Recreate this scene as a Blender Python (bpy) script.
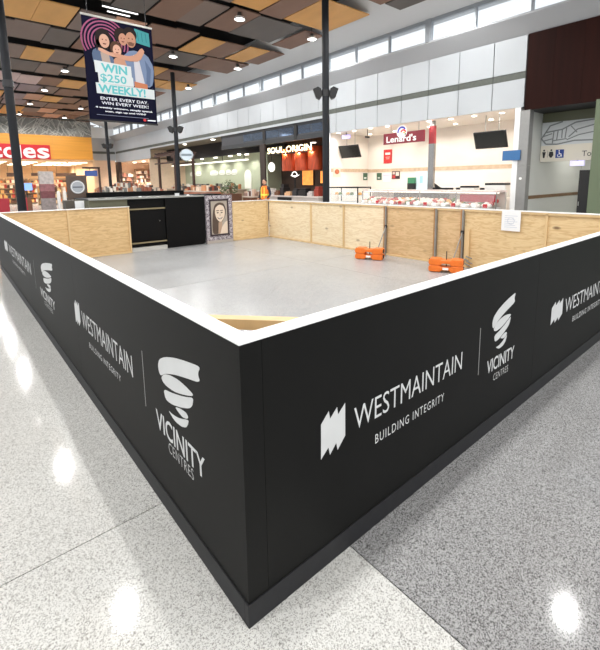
import bpy, math, random
from mathutils import Vector, Matrix
random.seed(7)
for o in list(bpy.data.objects): bpy.data.objects.remove(o)
SC = bpy.context.scene
COL = SC.collection

# ------------------------------------------------------------------ camera
cd = bpy.data.cameras.new('camera'); cam = bpy.data.objects.new('camera', cd); COL.objects.link(cam)
cd.sensor_fit = 'HORIZONTAL'; cd.sensor_width = 36.0
cd.lens = 417.77 / 600 * 36.0
cd.shift_x = (300 - 300.70) / 600; cd.shift_y = -(325 - 244.32) / 600
cd.clip_start = 0.05; cd.clip_end = 300
def cam_axes(yaw, pitch, roll):
    f = Vector((math.cos(pitch)*math.cos(yaw), math.cos(pitch)*math.sin(yaw), math.sin(pitch)))
    r = Vector((math.sin(yaw), -math.cos(yaw), 0)); u = r.cross(f)
    return math.cos(roll)*r + math.sin(roll)*u, -math.sin(roll)*r + math.cos(roll)*u, f
_r, _u, _f = cam_axes(0.8705, -0.1509, -0.0138)
cam.matrix_world = Matrix(((_r.x, _u.x, -_f.x, -0.69256), (_r.y, _u.y, -_f.y, -1.14708), (_r.z, _u.z, -_f.z, 1.63988), (0, 0, 0, 1)))
SC.camera = cam

# ------------------------------------------------------------------ world, exposure
w = bpy.data.worlds.new('daylight'); SC.world = w; w.use_nodes = True
bg = w.node_tree.nodes['Background']; bg.inputs[0].default_value = (0.9, 0.95, 1.0, 1); bg.inputs[1].default_value = 1.3
vs = SC.view_settings
vs.view_transform = 'Standard'; vs.look = 'None'; vs.gamma = 1.0; vs.use_curve_mapping = False; vs.exposure = 0.0
LAMP_POWER = 150.0
KC = 1.09
def kx(x): return -.69256+(x+.69256)*KC      # ceiling grid at its true height
def ky(y): return -1.14708+(y+1.14708)*KC
DZ = .40

# ------------------------------------------------------------------ materials
def lin(c):
    return tuple(((v/255)/12.92 if v/255 <= 0.04045 else ((v/255+0.055)/1.055)**2.4) for v in c)
MATS = {}
def mat(name, rgb, rough=0.6, metal=0.0, emit=0.0, ecol=None, var=0.0, scale=8.0, stretch=None, spec=0.5, alpha=1.0, bump=0.0):
    """Principled material with an optional procedural colour variation (noise in world space)."""
    if name in MATS: return MATS[name]
    m = bpy.data.materials.new(name); m.use_nodes = True; MATS[name] = m
    nt = m.node_tree; b = nt.nodes['Principled BSDF']; c = lin(rgb)
    b.inputs['Base Color'].default_value = (*c, 1); b.inputs['Roughness'].default_value = rough
    b.inputs['Metallic'].default_value = metal; b.inputs['Specular IOR Level'].default_value = spec
    if emit:
        e = lin(ecol) if ecol else c
        b.inputs['Emission Color'].default_value = (*e, 1); b.inputs['Emission Strength'].default_value = emit
    if alpha < 1: b.inputs['Alpha'].default_value = alpha
    if var or bump:
        g = nt.nodes.new('ShaderNodeNewGeometry'); mp = nt.nodes.new('ShaderNodeMapping')
        if stretch: mp.inputs['Scale'].default_value = stretch
        n = nt.nodes.new('ShaderNodeTexNoise'); n.inputs['Scale'].default_value = scale; n.inputs['Detail'].default_value = 5
        nt.links.new(g.outputs['Position'], mp.inputs[0]); nt.links.new(mp.outputs[0], n.inputs['Vector'])
        if var:
            r = nt.nodes.new('ShaderNodeValToRGB')
            r.color_ramp.elements[0].position = 0.3; r.color_ramp.elements[1].position = 0.7
            r.color_ramp.elements[0].color = (*[v*(1-var) for v in c], 1); r.color_ramp.elements[1].color = (*[min(1, v*(1+var)) for v in c], 1)
            nt.links.new(n.outputs[0], r.inputs[0]); nt.links.new(r.outputs[0], b.inputs['Base Color'])
        if bump:
            bp = nt.nodes.new('ShaderNodeBump'); bp.inputs['Strength'].default_value = bump; bp.inputs['Distance'].default_value = 0.01
            nt.links.new(n.outputs[0], bp.inputs['Height']); nt.links.new(bp.outputs[0], b.inputs['Normal'])
    return m

def ply_mat(name, rgb, dark, knot=0.5):
    m = bpy.data.materials.new(name); m.use_nodes = True; MATS[name] = m
    nt = m.node_tree; N = nt.nodes; L = nt.links; b = N['Principled BSDF']; b.inputs['Roughness'].default_value = 0.62
    g = N.new('ShaderNodeNewGeometry'); mp = N.new('ShaderNodeMapping'); mp.inputs['Scale'].default_value = (1.1, 1.1, 7.0)
    L.new(g.outputs['Position'], mp.inputs[0])
    n1 = N.new('ShaderNodeTexNoise'); n1.inputs['Scale'].default_value = 1.6; n1.inputs['Detail'].default_value = 6; n1.inputs['Distortion'].default_value = 1.6
    L.new(mp.outputs[0], n1.inputs['Vector'])
    wv = N.new('ShaderNodeMath'); wv.operation = 'MULTIPLY'; wv.inputs[1].default_value = 9.0; L.new(n1.outputs[0], wv.inputs[0])
    fr = N.new('ShaderNodeMath'); fr.operation = 'PINGPONG'; fr.inputs[1].default_value = 1.0; L.new(wv.outputs[0], fr.inputs[0])
    r = N.new('ShaderNodeValToRGB'); r.color_ramp.elements[0].position = 0.0; r.color_ramp.elements[1].position = 0.75
    r.color_ramp.elements[0].color = (*lin(dark), 1); r.color_ramp.elements[1].color = (*lin(rgb), 1)
    L.new(fr.outputs[0], r.inputs[0])
    # knots: sparse dark spots
    mk = N.new('ShaderNodeMapping'); mk.inputs['Scale'].default_value = (1.6, 1.6, 3.4); L.new(g.outputs['Position'], mk.inputs[0])
    v = N.new('ShaderNodeTexVoronoi'); v.inputs['Scale'].default_value = 1.25; L.new(mk.outputs[0], v.inputs['Vector'])
    kr = N.new('ShaderNodeValToRGB'); kr.color_ramp.elements[0].position = 0.06; kr.color_ramp.elements[1].position = 0.15
    kr.color_ramp.elements[0].color = (knot, knot, knot, 1); kr.color_ramp.elements[1].color = (0, 0, 0, 1)
    L.new(v.outputs['Distance'], kr.inputs[0])
    mx = N.new('ShaderNodeMixRGB'); mx.inputs[2].default_value = (*lin((96, 62, 36)), 1)
    L.new(kr.outputs[0], mx.inputs[0]); L.new(r.outputs[0], mx.inputs[1]); L.new(mx.outputs[0], b.inputs['Base Color'])
    return m

def terrazzo(name, base, chips, dark, rough=0.16, sc=290.0, dens=0.5, spec=0.38):
    m = bpy.data.materials.new(name); m.use_nodes = True; MATS[name] = m
    nt = m.node_tree; N = nt.nodes; L = nt.links; b = N['Principled BSDF']
    b.inputs['Roughness'].default_value = rough; b.inputs['Specular IOR Level'].default_value = spec
    g = N.new('ShaderNodeNewGeometry')
    nz = N.new('ShaderNodeTexNoise'); nz.inputs['Scale'].default_value = 45; L.new(g.outputs['Position'], nz.inputs['Vector'])
    ad = N.new('ShaderNodeVectorMath'); ad.operation = 'MULTIPLY_ADD'; ad.inputs[1].default_value = (0.012, 0.012, 0.012)
    L.new(nz.outputs['Color'], ad.inputs[0]); L.new(g.outputs['Position'], ad.inputs[2])
    v = N.new('ShaderNodeTexVoronoi'); v.inputs['Scale'].default_value = sc; L.new(ad.outputs[0], v.inputs['Vector'])
    sp = N.new('ShaderNodeSeparateColor'); L.new(v.outputs['Color'], sp.inputs[0])
    r = N.new('ShaderNodeValToRGB'); e = r.color_ramp.elements
    e[0].position = 0.0; e[0].color = (*lin(dark), 1); e[1].position = 1.0; e[1].color = (*lin(base), 1)
    x = e.new(0.18*dens*2); x.color = (*lin(dark), 1); x = e.new(0.24*dens*2); x.color = (*lin(chips), 1); x = e.new(min(.95, 0.62*dens*2)); x.color = (*lin(base), 1)
    L.new(sp.outputs[0], r.inputs[0])
    v2 = N.new('ShaderNodeTexVoronoi'); v2.inputs['Scale'].default_value = sc*.55; L.new(ad.outputs[0], v2.inputs['Vector'])
    s2 = N.new('ShaderNodeSeparateColor'); L.new(v2.outputs['Color'], s2.inputs[0])
    r3 = N.new('ShaderNodeValToRGB'); r3.color_ramp.interpolation = 'CONSTANT'; r3.color_ramp.elements[0].color = (.62, .615, .6, 1); r3.color_ramp.elements[1].color = (1, 1, 1, 1); r3.color_ramp.elements[1].position = .10
    L.new(s2.outputs[1], r3.inputs[0])
    m3 = N.new('ShaderNodeMixRGB'); m3.blend_type = 'MULTIPLY'; m3.inputs[0].default_value = .8; L.new(r.outputs[0], m3.inputs[1]); L.new(r3.outputs[0], m3.inputs[2])
    # broad, faint wear
    n2 = N.new('ShaderNodeTexNoise'); n2.inputs['Scale'].default_value = 0.9; n2.inputs['Detail'].default_value = 4; L.new(g.outputs['Position'], n2.inputs['Vector'])
    r2 = N.new('ShaderNodeValToRGB'); r2.color_ramp.elements[0].position = .3; r2.color_ramp.elements[1].position = .7
    r2.color_ramp.elements[0].color = (.9, .9, .9, 1); r2.color_ramp.elements[1].color = (1, 1, 1, 1); L.new(n2.outputs[0], r2.inputs[0])
    mx = N.new('ShaderNodeMixRGB'); mx.blend_type = 'MULTIPLY'; mx.inputs[0].default_value = 1; L.new(m3.outputs[0], mx.inputs[1]); L.new(r2.outputs[0], mx.inputs[2])
    L.new(mx.outputs[0], b.inputs['Base Color'])
    return m

def damask(name, a, c):
    m = bpy.data.materials.new(name); m.use_nodes = True; MATS[name] = m
    nt = m.node_tree; N = nt.nodes; L = nt.links; b = N['Principled BSDF']; b.inputs['Roughness'].default_value = .5
    g = N.new('ShaderNodeNewGeometry'); v = N.new('ShaderNodeTexVoronoi'); v.inputs['Scale'].default_value = 26; v.feature = 'DISTANCE_TO_EDGE'
    n = N.new('ShaderNodeTexNoise'); n.inputs['Scale'].default_value = 9
    ad = N.new('ShaderNodeVectorMath'); ad.operation = 'MULTIPLY_ADD'; ad.inputs[1].default_value = (.12, .12, .12)
    L.new(g.outputs['Position'], n.inputs['Vector']); L.new(n.outputs['Color'], ad.inputs[0]); L.new(g.outputs['Position'], ad.inputs[2]); L.new(ad.outputs[0], v.inputs['Vector'])
    r = N.new('ShaderNodeValToRGB'); r.color_ramp.elements[0].position = .04; r.color_ramp.elements[1].position = .16
    r.color_ramp.elements[0].color = (*lin(a), 1); r.color_ramp.elements[1].color = (*lin(c), 1)
    L.new(v.outputs['Distance'], r.inputs[0]); L.new(r.outputs[0], b.inputs['Base Color'])
    return m

M = mat
hoard_black = M('hoarding_black_laminate', (20, 20, 19), .5, var=.08, scale=3, spec=.12)
kick_black = M('kick_board_black', (38, 38, 40), .5, var=.12, scale=20, spec=.25)
cap_white = M('white_cap', (244, 244, 242), .5)
vinyl = M('white_vinyl', (208, 209, 208), .6, var=.03)
vinyl_thin = M('grey_vinyl', (150, 150, 148), .6)
ply_far = ply_mat('plywood_pale', (238, 222, 190), (224, 202, 164), .5)
ply_mid = ply_mat('plywood_brown', (216, 186, 142), (198, 164, 118), .35)
ply_left = ply_mat('plywood_orange', (214, 184, 136), (194, 160, 112), .2)
ply_end = ply_mat('plywood_end', (224, 198, 152), (206, 174, 126), .85)
timber = M('pine_timber', (214, 186, 140), .6, var=.1, scale=6, stretch=(1, 1, .2))
timber_dark = M('brown_timber', (168, 124, 78), .6, var=.15, scale=10)
steel_grey = M('galvanised_steel', (150, 150, 146), .45, .6, var=.1)
dark_steel = M('dark_steel', (52, 52, 54), .45, .5)
pole_mat = M('charcoal_paint', (36, 38, 42), .55, 0, var=.06, scale=3, spec=.2)
black = M('black_matt', (16, 16, 18), .55, var=.1)
black_gloss = M('black_gloss', (12, 12, 14), .2)
orange = M('orange_plastic', (236, 120, 40), .4, var=.06, scale=9)
white = M('white_paint', (236, 238, 238), .5, var=.02, scale=3)
panel_white = M('panel_white', (182, 187, 191), .45, var=.025, scale=1.2)
soffit_grey = M('soffit_paint', (212, 214, 216), .7)
band_grey = M('grille_grey', (88, 92, 86), .6, var=.1, scale=20)
paper = M('white_paper', (235, 238, 240), .8)
paper_print = M('paper_print', (196, 204, 216), .8)
floor_light = terrazzo('terrazzo_light', (230, 230, 226), (212, 211, 206), (170, 169, 165), .085)
floor_dark = terrazzo('terrazzo_grey', (182, 182, 182), (146, 146, 146), (98, 98, 98), .085, dens=.6)
floor_mid = terrazzo('terrazzo_inside', (198, 200, 201), (168, 171, 173), (128, 131, 133), .26, dens=.6)
joint = M('joint_strip', (150, 150, 148), .5)

# ------------------------------------------------------------------ mesh builder
class MB:
    """Collects shapes for ONE mesh. With a frame (O,U,V,N) coordinates are (u,v,n) on that plane."""
    def __init__(s, frame=None):
        s.v = []; s.f = []; s.sm = []; s.fr = frame
    def add(s, vs, fs, smooth=False):
        n = len(s.v)
        if s.fr:
            O, U, V, N = s.fr
            vs = [(O[0]+a*U[0]+b*V[0]+c*N[0], O[1]+a*U[1]+b*V[1]+c*N[1], O[2]+a*U[2]+b*V[2]+c*N[2]) for a, b, c in vs]
        s.v += [tuple(p) for p in vs]; s.f += [tuple(i+n for i in f) for f in fs]; s.sm += [smooth]*len(fs)
        return s
    def box(s, x0, y0, z0, x1, y1, z1):
        x0, x1 = min(x0, x1), max(x0, x1); y0, y1 = min(y0, y1), max(y0, y1); z0, z1 = min(z0, z1), max(z0, z1)
        return s.add([(x0,y0,z0),(x1,y0,z0),(x1,y1,z0),(x0,y1,z0),(x0,y0,z1),(x1,y0,z1),(x1,y1,z1),(x0,y1,z1)],
                     [(0,3,2,1),(4,5,6,7),(0,1,5,4),(1,2,6,5),(2,3,7,6),(3,0,4,7)])
    def lathe(s, cx, cy, prof, n=16, smooth=True):
        vs = []; fs = []
        for r, z in prof:
            for i in range(n):
                a = 2*math.pi*i/n; vs.append((cx+r*math.cos(a), cy+r*math.sin(a), z))
        for k in range(len(prof)-1):
            for i in range(n):
                j = (i+1) % n; fs.append((k*n+i, k*n+j, (k+1)*n+j, (k+1)*n+i))
        s.add(vs, fs, smooth)
        m = len(prof)-1
        if prof[0][0] > 1e-4: s.add([vs[i] for i in range(n)], [tuple(reversed(range(n)))])
        if prof[m][0] > 1e-4: s.add([vs[m*n+i] for i in range(n)], [tuple(range(n))])
        return s
    def cyl(s, cx, cy, z0, z1, r, n=14): return s.lathe(cx, cy, [(r, z0), (r, z1)], n)
    def tube(s, p, q, r, n=8, r2=None):
        p = Vector(p); q = Vector(q); d = (q-p).normalized(); a = d.orthogonal().normalized(); b = d.cross(a); r2 = r if r2 is None else r2
        vs = [p+(a*math.cos(t)+b*math.sin(t))*r for t in [2*math.pi*i/n for i in range(n)]] + [q+(a*math.cos(t)+b*math.sin(t))*r2 for t in [2*math.pi*i/n for i in range(n)]]
        s.add([tuple(x) for x in vs], [(i, (i+1) % n, n+(i+1) % n, n+i) for i in range(n)], True)
        return s.add([tuple(x) for x in vs], [tuple(reversed(range(n))), tuple(range(n, 2*n))])
    def prism(s, poly, z0, z1):
        """polygon (u,v) extruded along the third axis"""
        n = len(poly); vs = [(a, b, z0) for a, b in poly]+[(a, b, z1) for a, b in poly]
        ar = sum(poly[i][0]*poly[(i+1) % n][1]-poly[(i+1) % n][0]*poly[i][1] for i in range(n))
        idx = list(range(n)) if ar > 0 else list(reversed(range(n)))
        fs = [tuple(reversed(idx)), tuple(i+n for i in idx)]
        for k in range(n):
            a, b = idx[k], idx[(k+1) % n]; fs.append((a, b, b+n, a+n))
        return s.add(vs, fs)
    def disc(s, u, v, ru, rv, z0, z1, n=24, a0=0, a1=2*math.pi):
        full = abs(a1-a0) > 6.28
        pts = [(u+ru*math.cos(a0+(a1-a0)*i/(n if full else n-1)), v+rv*math.sin(a0+(a1-a0)*i/(n if full else n-1))) for i in range(n)]
        return s.prism(pts, z0, z1)
    def arc(s, u, v, r0, r1, a0, a1, z0, z1, n=20):
        pts = [(u+r1*math.cos(a0+(a1-a0)*i/n), v+r1*math.sin(a0+(a1-a0)*i/n)) for i in range(n+1)]
        pts += [(u+r0*math.cos(a1-(a1-a0)*i/n), v+r0*math.sin(a1-(a1-a0)*i/n)) for i in range(n+1)]
        return s.prism(pts, z0, z1)
    def ell(s, c, r, n=10, m=7):
        prof = []
        vs = []; fs = []
        for k in range(m+1):
            t = math.pi*k/m-math.pi/2
            for i in range(n):
                a = 2*math.pi*i/n; vs.append((c[0]+r[0]*math.cos(t)*math.cos(a), c[1]+r[1]*math.cos(t)*math.sin(a), c[2]+r[2]*math.sin(t)))
        for k in range(m):
            for i in range(n):
                j = (i+1) % n; fs.append((k*n+i, k*n+j, (k+1)*n+j, (k+1)*n+i))
        return s.add(vs, fs, True)

ROOT = {}
def base(o):
    b = Vector((0, 0, 0))
    while o is not None:
        b = b+Vector(ROOT.get(o.name, (0, 0, 0))); o = o.parent
    return b
def mesh_of(mb, name, m, off):
    me = bpy.data.meshes.new(name)
    me.from_pydata([(a-off[0], b-off[1], c-off[2]) for a, b, c in mb.v], [], mb.f)
    for p, sm in zip(me.polygons, mb.sm): p.use_smooth = sm
    me.materials.append(m); me.update()
    return me
def bevel(o, wd, seg=2):
    b = o.modifiers.new('bevel', 'BEVEL'); b.width = wd; b.segments = seg; b.limit_method = 'ANGLE'
    return o
def tag(o, label=None, cat=None, group=None, kind=None):
    if label: o['label'] = label
    if cat: o['category'] = cat
    if group: o['group'] = group
    if kind: o['kind'] = kind
    return o
def thing(name, label, cat, loc, group=None):
    o = bpy.data.objects.new(name, None); COL.objects.link(o); o.empty_display_size = .1
    o.location = loc; ROOT[o.name] = tuple(loc)
    return tag(o, label, cat, group)
def part(mb, name, m, parent, label=None, kind=None, bev=0):
    off = base(parent) if parent is not None else Vector((0, 0, 0))
    o = bpy.data.objects.new(name, mesh_of(mb, name, m, off)); COL.objects.link(o); o.parent = parent
    if bev: bevel(o, bev)
    return tag(o, label, None, None, kind)
def solo(mb, name, m, label, cat, group=None, kind=None, bev=0):
    xs, ys, zs = zip(*mb.v); loc = ((min(xs)+max(xs))/2, (min(ys)+max(ys))/2, min(zs))
    o = bpy.data.objects.new(name, mesh_of(mb, name, m, loc)); COL.objects.link(o); o.location = loc; ROOT[o.name] = loc
    if bev: bevel(o, bev)
    return tag(o, label, cat, group, kind)
def struct(mb, name, m, parent=None, bev=0):
    o = bpy.data.objects.new(name, mesh_of(mb, name, m, base(parent) if parent else (0, 0, 0))); COL.objects.link(o)
    if parent: o.parent = parent
    else: o['kind'] = 'structure'
    if bev: bevel(o, bev)
    return o
def copy_tree(o, loc):
    c = o.copy(); COL.objects.link(c); c.location = loc; ROOT[c.name] = tuple(loc)
    for ch in o.children:
        d = ch.copy(); COL.objects.link(d); d.parent = c
        for g in ch.children:
            e = g.copy(); COL.objects.link(e); e.parent = d
    return c

def text_words(frame, body, u0, u1, v0, v1, n1=0.001, bold=0.0, spacing=1.0):
    """lettering fitted to a rectangle of a plane; returns one builder per word; thin real geometry"""
    cu = bpy.data.curves.new('t', 'FONT'); cu.body = body; cu.size = 1; cu.resolution_u = 3; cu.offset = bold; cu.space_character = spacing; cu.fill_mode = 'FRONT'
    ob = bpy.data.objects.new('t', cu); COL.objects.link(ob)
    bpy.context.view_layer.update()
    me = bpy.data.meshes.new_from_object(ob)
    vs = [v.co.copy() for v in me.vertices]; fs = [tuple(p.vertices) for p in me.polygons]
    bpy.data.objects.remove(ob); bpy.data.curves.remove(cu); bpy.data.meshes.remove(me)
    x0 = min(v.x for v in vs); x1 = max(v.x for v in vs); y0 = min(v.y for v in vs); y1 = max(v.y for v in vs)
    f = lambda v: (u0+(v.x-x0)/(x1-x0)*(u1-u0), v0+(v.y-y0)/(y1-y0)*(v1-v0), n1)
    nw = len(body.split())
    iv = sorted((min(vs[i].x for i in q), max(vs[i].x for i in q)) for q in fs)
    gaps = []; hi = iv[0][1]
    for l, h in iv:
        if l > hi: gaps.append((l-hi, (l+hi)/2))
        hi = max(hi, h)
    cuts = sorted(c for g, c in sorted(gaps, reverse=True)[:nw-1])
    out = []
    for k in range(len(cuts)+1):
        lo = cuts[k-1] if k else -1e9; up = cuts[k] if k < len(cuts) else 1e9
        sel = [q for q in fs if lo < sum(vs[i].x for i in q)/len(q) < up]
        ids = sorted({i for q in sel for i in q}); mp = {i: j for j, i in enumerate(ids)}
        out.append(MB(frame).add([f(vs[i]) for i in ids], [tuple(mp[i] for i in q) for q in sel]))
    return out
def letter(frame, body, u0, u1, v0, v1, m, parent, name='lettering', **kw):
    for mb in text_words(frame, body, u0, u1, v0, v1, **kw): part(mb, name, m, parent)

# frames for planes: u to the reader's right, v up, n towards the reader
def F_y(x0, y, z0): return ((x0, y, z0), (1, 0, 0), (0, 0, 1), (0, -1, 0))      # faces -Y, reads along +X
def F_x(x, y0, z0): return ((x, y0, z0), (0, -1, 0), (0, 0, 1), (-1, 0, 0))     # faces -X, reads along -Y

# ================================================================== SETTING
XW, YF = 11.0, 37.6          # shop wall plane, far wall plane
# floor: base with terrazzo slabs
fl = struct(MB().box(-14, -14, -.3, 17, 48, -.02), 'floor', joint)
ys = [-14, -7.79, -3.49, .81, 5.11, 9.41, 13.71, 18.01, 22.31, 26.61, 30.91, 37.5, 48]
xs = [-14, -8.06, -3.76, .54, 4.84, 9.14, 17]
for i in range(len(xs)-1):
    for j in range(len(ys)-1):
        x0, x1, y0, y1 = xs[i]+.003, xs[i+1]-.003, ys[j]+.003, ys[j+1]-.003
        if x0 < .5 and y0 < 9: m = floor_light
        elif y0 < .6: m = floor_dark
        elif x0 < 9: m = floor_mid
        else: m = floor_light
        if abs(xs[i]-.54) < .01 and abs(ys[j]+3.49) < .01:
            struct(MB().box(x0, y0, -.02, x1, y1, 0), 'floor_slab', m, fl)
        else:
            struct(MB().box(x0, y0, -.02, x1, y1, 0), 'floor_slab', m, fl)

# ceiling: dark deck over the tiles, pale margin towards the clerestory
deck = M('roof_void_black', (20, 20, 22), .9)
ce = struct(MB().box(-10, -10, 6.98, 9.02, 38, 7.1), 'ceiling', deck)
struct(MB().add([(8.98, -10, 6.9), (8.98, 38, 6.9), (10.6, 38, 6.25), (10.6, -10, 6.25), (11.2, 38, 6.25), (11.2, -10, 6.25), (11.2, 38, 7.1), (11.2, -10, 7.1), (8.98, 38, 7.1), (8.98, -10, 7.1)],
    [(0, 1, 2, 3), (3, 2, 4, 5), (5, 4, 6, 7), (7, 6, 8, 9), (9, 8, 1, 0), (0, 3, 5, 7, 9), (1, 8, 6, 4, 2)]), 'ceiling_margin', soffit_grey, ce)
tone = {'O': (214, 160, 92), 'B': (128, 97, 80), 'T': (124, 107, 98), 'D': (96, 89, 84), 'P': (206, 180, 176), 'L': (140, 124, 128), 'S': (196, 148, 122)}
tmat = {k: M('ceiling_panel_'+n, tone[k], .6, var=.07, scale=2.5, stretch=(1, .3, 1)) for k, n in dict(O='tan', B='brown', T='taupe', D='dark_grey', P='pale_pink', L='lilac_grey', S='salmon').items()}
ROWS = {4.60: [(6.7, 7.5, 'T'), (7.56, 8.42, 'B'), (8.46, 9.12, 'D')],
 6.95: [(3.6, 4.4, 'D'), (4.42, 5.28, 'T'), (5.36, 6.24, 'O'), (6.24, 7.0, 'B'), (7.07, 8.77, 'O')],
 8.90: [(2.2, 3.0, 'T'), (3.02, 3.84, 'D'), (3.92, 4.76, 'B'), (4.76, 5.5, 'T'), (5.58, 6.42, 'B'), (6.43, 7.96, 'D'), (8.1, 8.89, 'B')],
 11.25: [(.72, 1.6, 'O'), (1.6, 2.46, 'O'), (2.5, 3.35, 'T'), (3.37, 4.2, 'S'), (4.3, 5.06, 'B'), (5.06, 5.78, 'B'), (5.88, 6.75, 'O'), (6.75, 7.55, 'B'), (7.66, 8.47, 'O'), (8.47, 9.1, 'B')],
 13.20: [(.4, 1.28, 'T'), (1.28, 2.13, 'T'), (2.13, 2.93, 'D'), (3.0, 3.9, 'B'), (3.92, 4.8, 'T'), (4.88, 5.7, 'B'), (5.75, 7.04, 'D'), (7.13, 8.9, 'B')],
 15.50: [(.9, 1.84, 'T'), (1.85, 2.66, 'O'), (2.66, 3.55, 'T'), (3.6, 4.4, 'O'), (4.42, 5.2, 'B'), (5.25, 5.72, 'T'), (5.75, 6.6, 'O'), (6.62, 7.5, 'B'), (7.5, 8.46, 'B')],
 17.40: [(1.4, 2.3, 'T'), (2.3, 3.16, 'D'), (3.2, 4.4, 'B'), (4.42, 5.3, 'B'), (5.35, 6.2, 'T'), (6.25, 7.38, 'B'), (7.45, 8.95, 'B')],
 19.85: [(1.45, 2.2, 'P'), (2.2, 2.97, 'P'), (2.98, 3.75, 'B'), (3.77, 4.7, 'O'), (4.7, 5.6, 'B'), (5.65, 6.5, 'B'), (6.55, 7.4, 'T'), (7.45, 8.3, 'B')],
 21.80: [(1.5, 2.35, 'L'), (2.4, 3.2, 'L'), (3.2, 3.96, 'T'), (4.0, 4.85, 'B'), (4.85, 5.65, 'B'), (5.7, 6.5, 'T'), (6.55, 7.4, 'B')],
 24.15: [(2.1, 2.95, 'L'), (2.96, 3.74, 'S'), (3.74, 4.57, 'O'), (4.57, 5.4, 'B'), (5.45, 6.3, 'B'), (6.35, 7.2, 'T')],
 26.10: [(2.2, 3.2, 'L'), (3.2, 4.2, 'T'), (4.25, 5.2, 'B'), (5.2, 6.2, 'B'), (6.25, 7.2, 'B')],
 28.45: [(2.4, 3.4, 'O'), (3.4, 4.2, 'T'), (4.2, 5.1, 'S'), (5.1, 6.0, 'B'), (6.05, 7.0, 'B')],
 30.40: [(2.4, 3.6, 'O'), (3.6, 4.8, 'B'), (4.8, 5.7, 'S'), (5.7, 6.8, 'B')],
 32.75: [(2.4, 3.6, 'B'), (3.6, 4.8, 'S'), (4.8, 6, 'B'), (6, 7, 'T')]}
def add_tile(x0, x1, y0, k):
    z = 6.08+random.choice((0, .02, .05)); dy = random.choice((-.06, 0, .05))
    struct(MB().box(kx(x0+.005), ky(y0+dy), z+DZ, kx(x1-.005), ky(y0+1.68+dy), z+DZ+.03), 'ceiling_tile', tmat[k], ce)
y = 6.95-4.3*3
allrows = []
while y < 34:
    allrows += [round(y, 2), round(y+1.95, 2)]; y += 4.3
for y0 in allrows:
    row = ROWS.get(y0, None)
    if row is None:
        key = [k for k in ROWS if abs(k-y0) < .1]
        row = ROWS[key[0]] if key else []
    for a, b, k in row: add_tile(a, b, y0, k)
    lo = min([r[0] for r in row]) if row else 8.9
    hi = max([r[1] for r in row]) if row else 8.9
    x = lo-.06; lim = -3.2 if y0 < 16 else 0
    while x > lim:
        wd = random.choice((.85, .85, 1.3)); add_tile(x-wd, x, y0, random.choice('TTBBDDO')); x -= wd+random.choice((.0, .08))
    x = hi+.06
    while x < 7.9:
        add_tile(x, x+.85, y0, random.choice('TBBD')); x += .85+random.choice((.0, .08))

# ---- right-hand wall: clerestory, sloping soffit, white panels, grille band
wr = struct(MB().box(XW+.03, 3.66, 3.46, XW+.2, 11.05, 5.3).box(XW+.03, 11.05, 4.07, XW+.2, 30.2, 5.3).box(XW+.03, 30.2, 3.42, XW+.2, YF, 5.3), 'wall_right', M('backing_grey', (92, 95, 97), .8))
pan_y = [3.68, 4.53]+[5.53+1.0*i for i in range(33)]
pan_y[-1] = YF
for i in range(len(pan_y)-1):
    a, b = pan_y[i]+.011, pan_y[i+1]-.011
    struct(MB().box(XW, a, 4.35, XW+.03, b, 5.22), 'wall_panel', panel_white, wr)
    struct(MB().box(XW+.012, a, 4.18, XW+.03, b, 4.34), 'vent_grille', band_grey, wr)
    zlo = 3.46 if b < 11.2 else (4.07 if b < 30.0 else 3.42)
    if a < 11.0 < b:
        struct(MB().box(XW, a, 3.46, XW+.03, 11.04, 4.17), 'wall_panel', panel_white, wr); a = 11.06
    struct(MB().box(XW, a, zlo, XW+.03, b, 4.17), 'wall_panel', panel_white, wr)
# soffit between panels and windows: leans out over the shop fronts
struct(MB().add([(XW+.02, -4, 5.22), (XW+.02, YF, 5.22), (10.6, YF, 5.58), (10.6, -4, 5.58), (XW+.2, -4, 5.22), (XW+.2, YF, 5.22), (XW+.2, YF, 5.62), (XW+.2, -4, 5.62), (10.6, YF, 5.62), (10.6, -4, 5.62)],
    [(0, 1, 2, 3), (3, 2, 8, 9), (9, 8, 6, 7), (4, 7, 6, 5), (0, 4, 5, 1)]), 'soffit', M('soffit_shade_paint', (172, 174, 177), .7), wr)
glass = M('window_glass', (225, 238, 250), .05, alpha=.12)
frame_m = M('window_frame_grey', (150, 155, 160), .5)
bay = [(2.05+4.43*.9703*i) for i in range(-1, 9)]
n = 1
for y0 in bay:
    y1 = y0+4.298
    if y1 > YF: break
    f = MB().box(10.6, y0-.09, 5.6, 10.75, y0+.09, 6.26)
    f.box(10.63, y0, 5.6, 10.72, y1, 5.64).box(10.63, y0, 6.15, 10.72, y1, 6.26)
    for t in (1/3, 2/3): f.box(10.63, y0+(y1-y0)*t-.025, 5.64, 10.72, y0+(y1-y0)*t+.025, 6.15)
    wo = struct(f, 'window_%d' % n, frame_m); n += 1
    for k in range(3):
        a = y0+(y1-y0)*k/3+.03; b = y0+(y1-y0)*(k+1)/3-.03
        if k == 0: a += .06
        if k == 2: b -= .06
        struct(MB().box(10.67, a, 5.64, 10.68, b, 6.15), 'pane', glass, wo)

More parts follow.
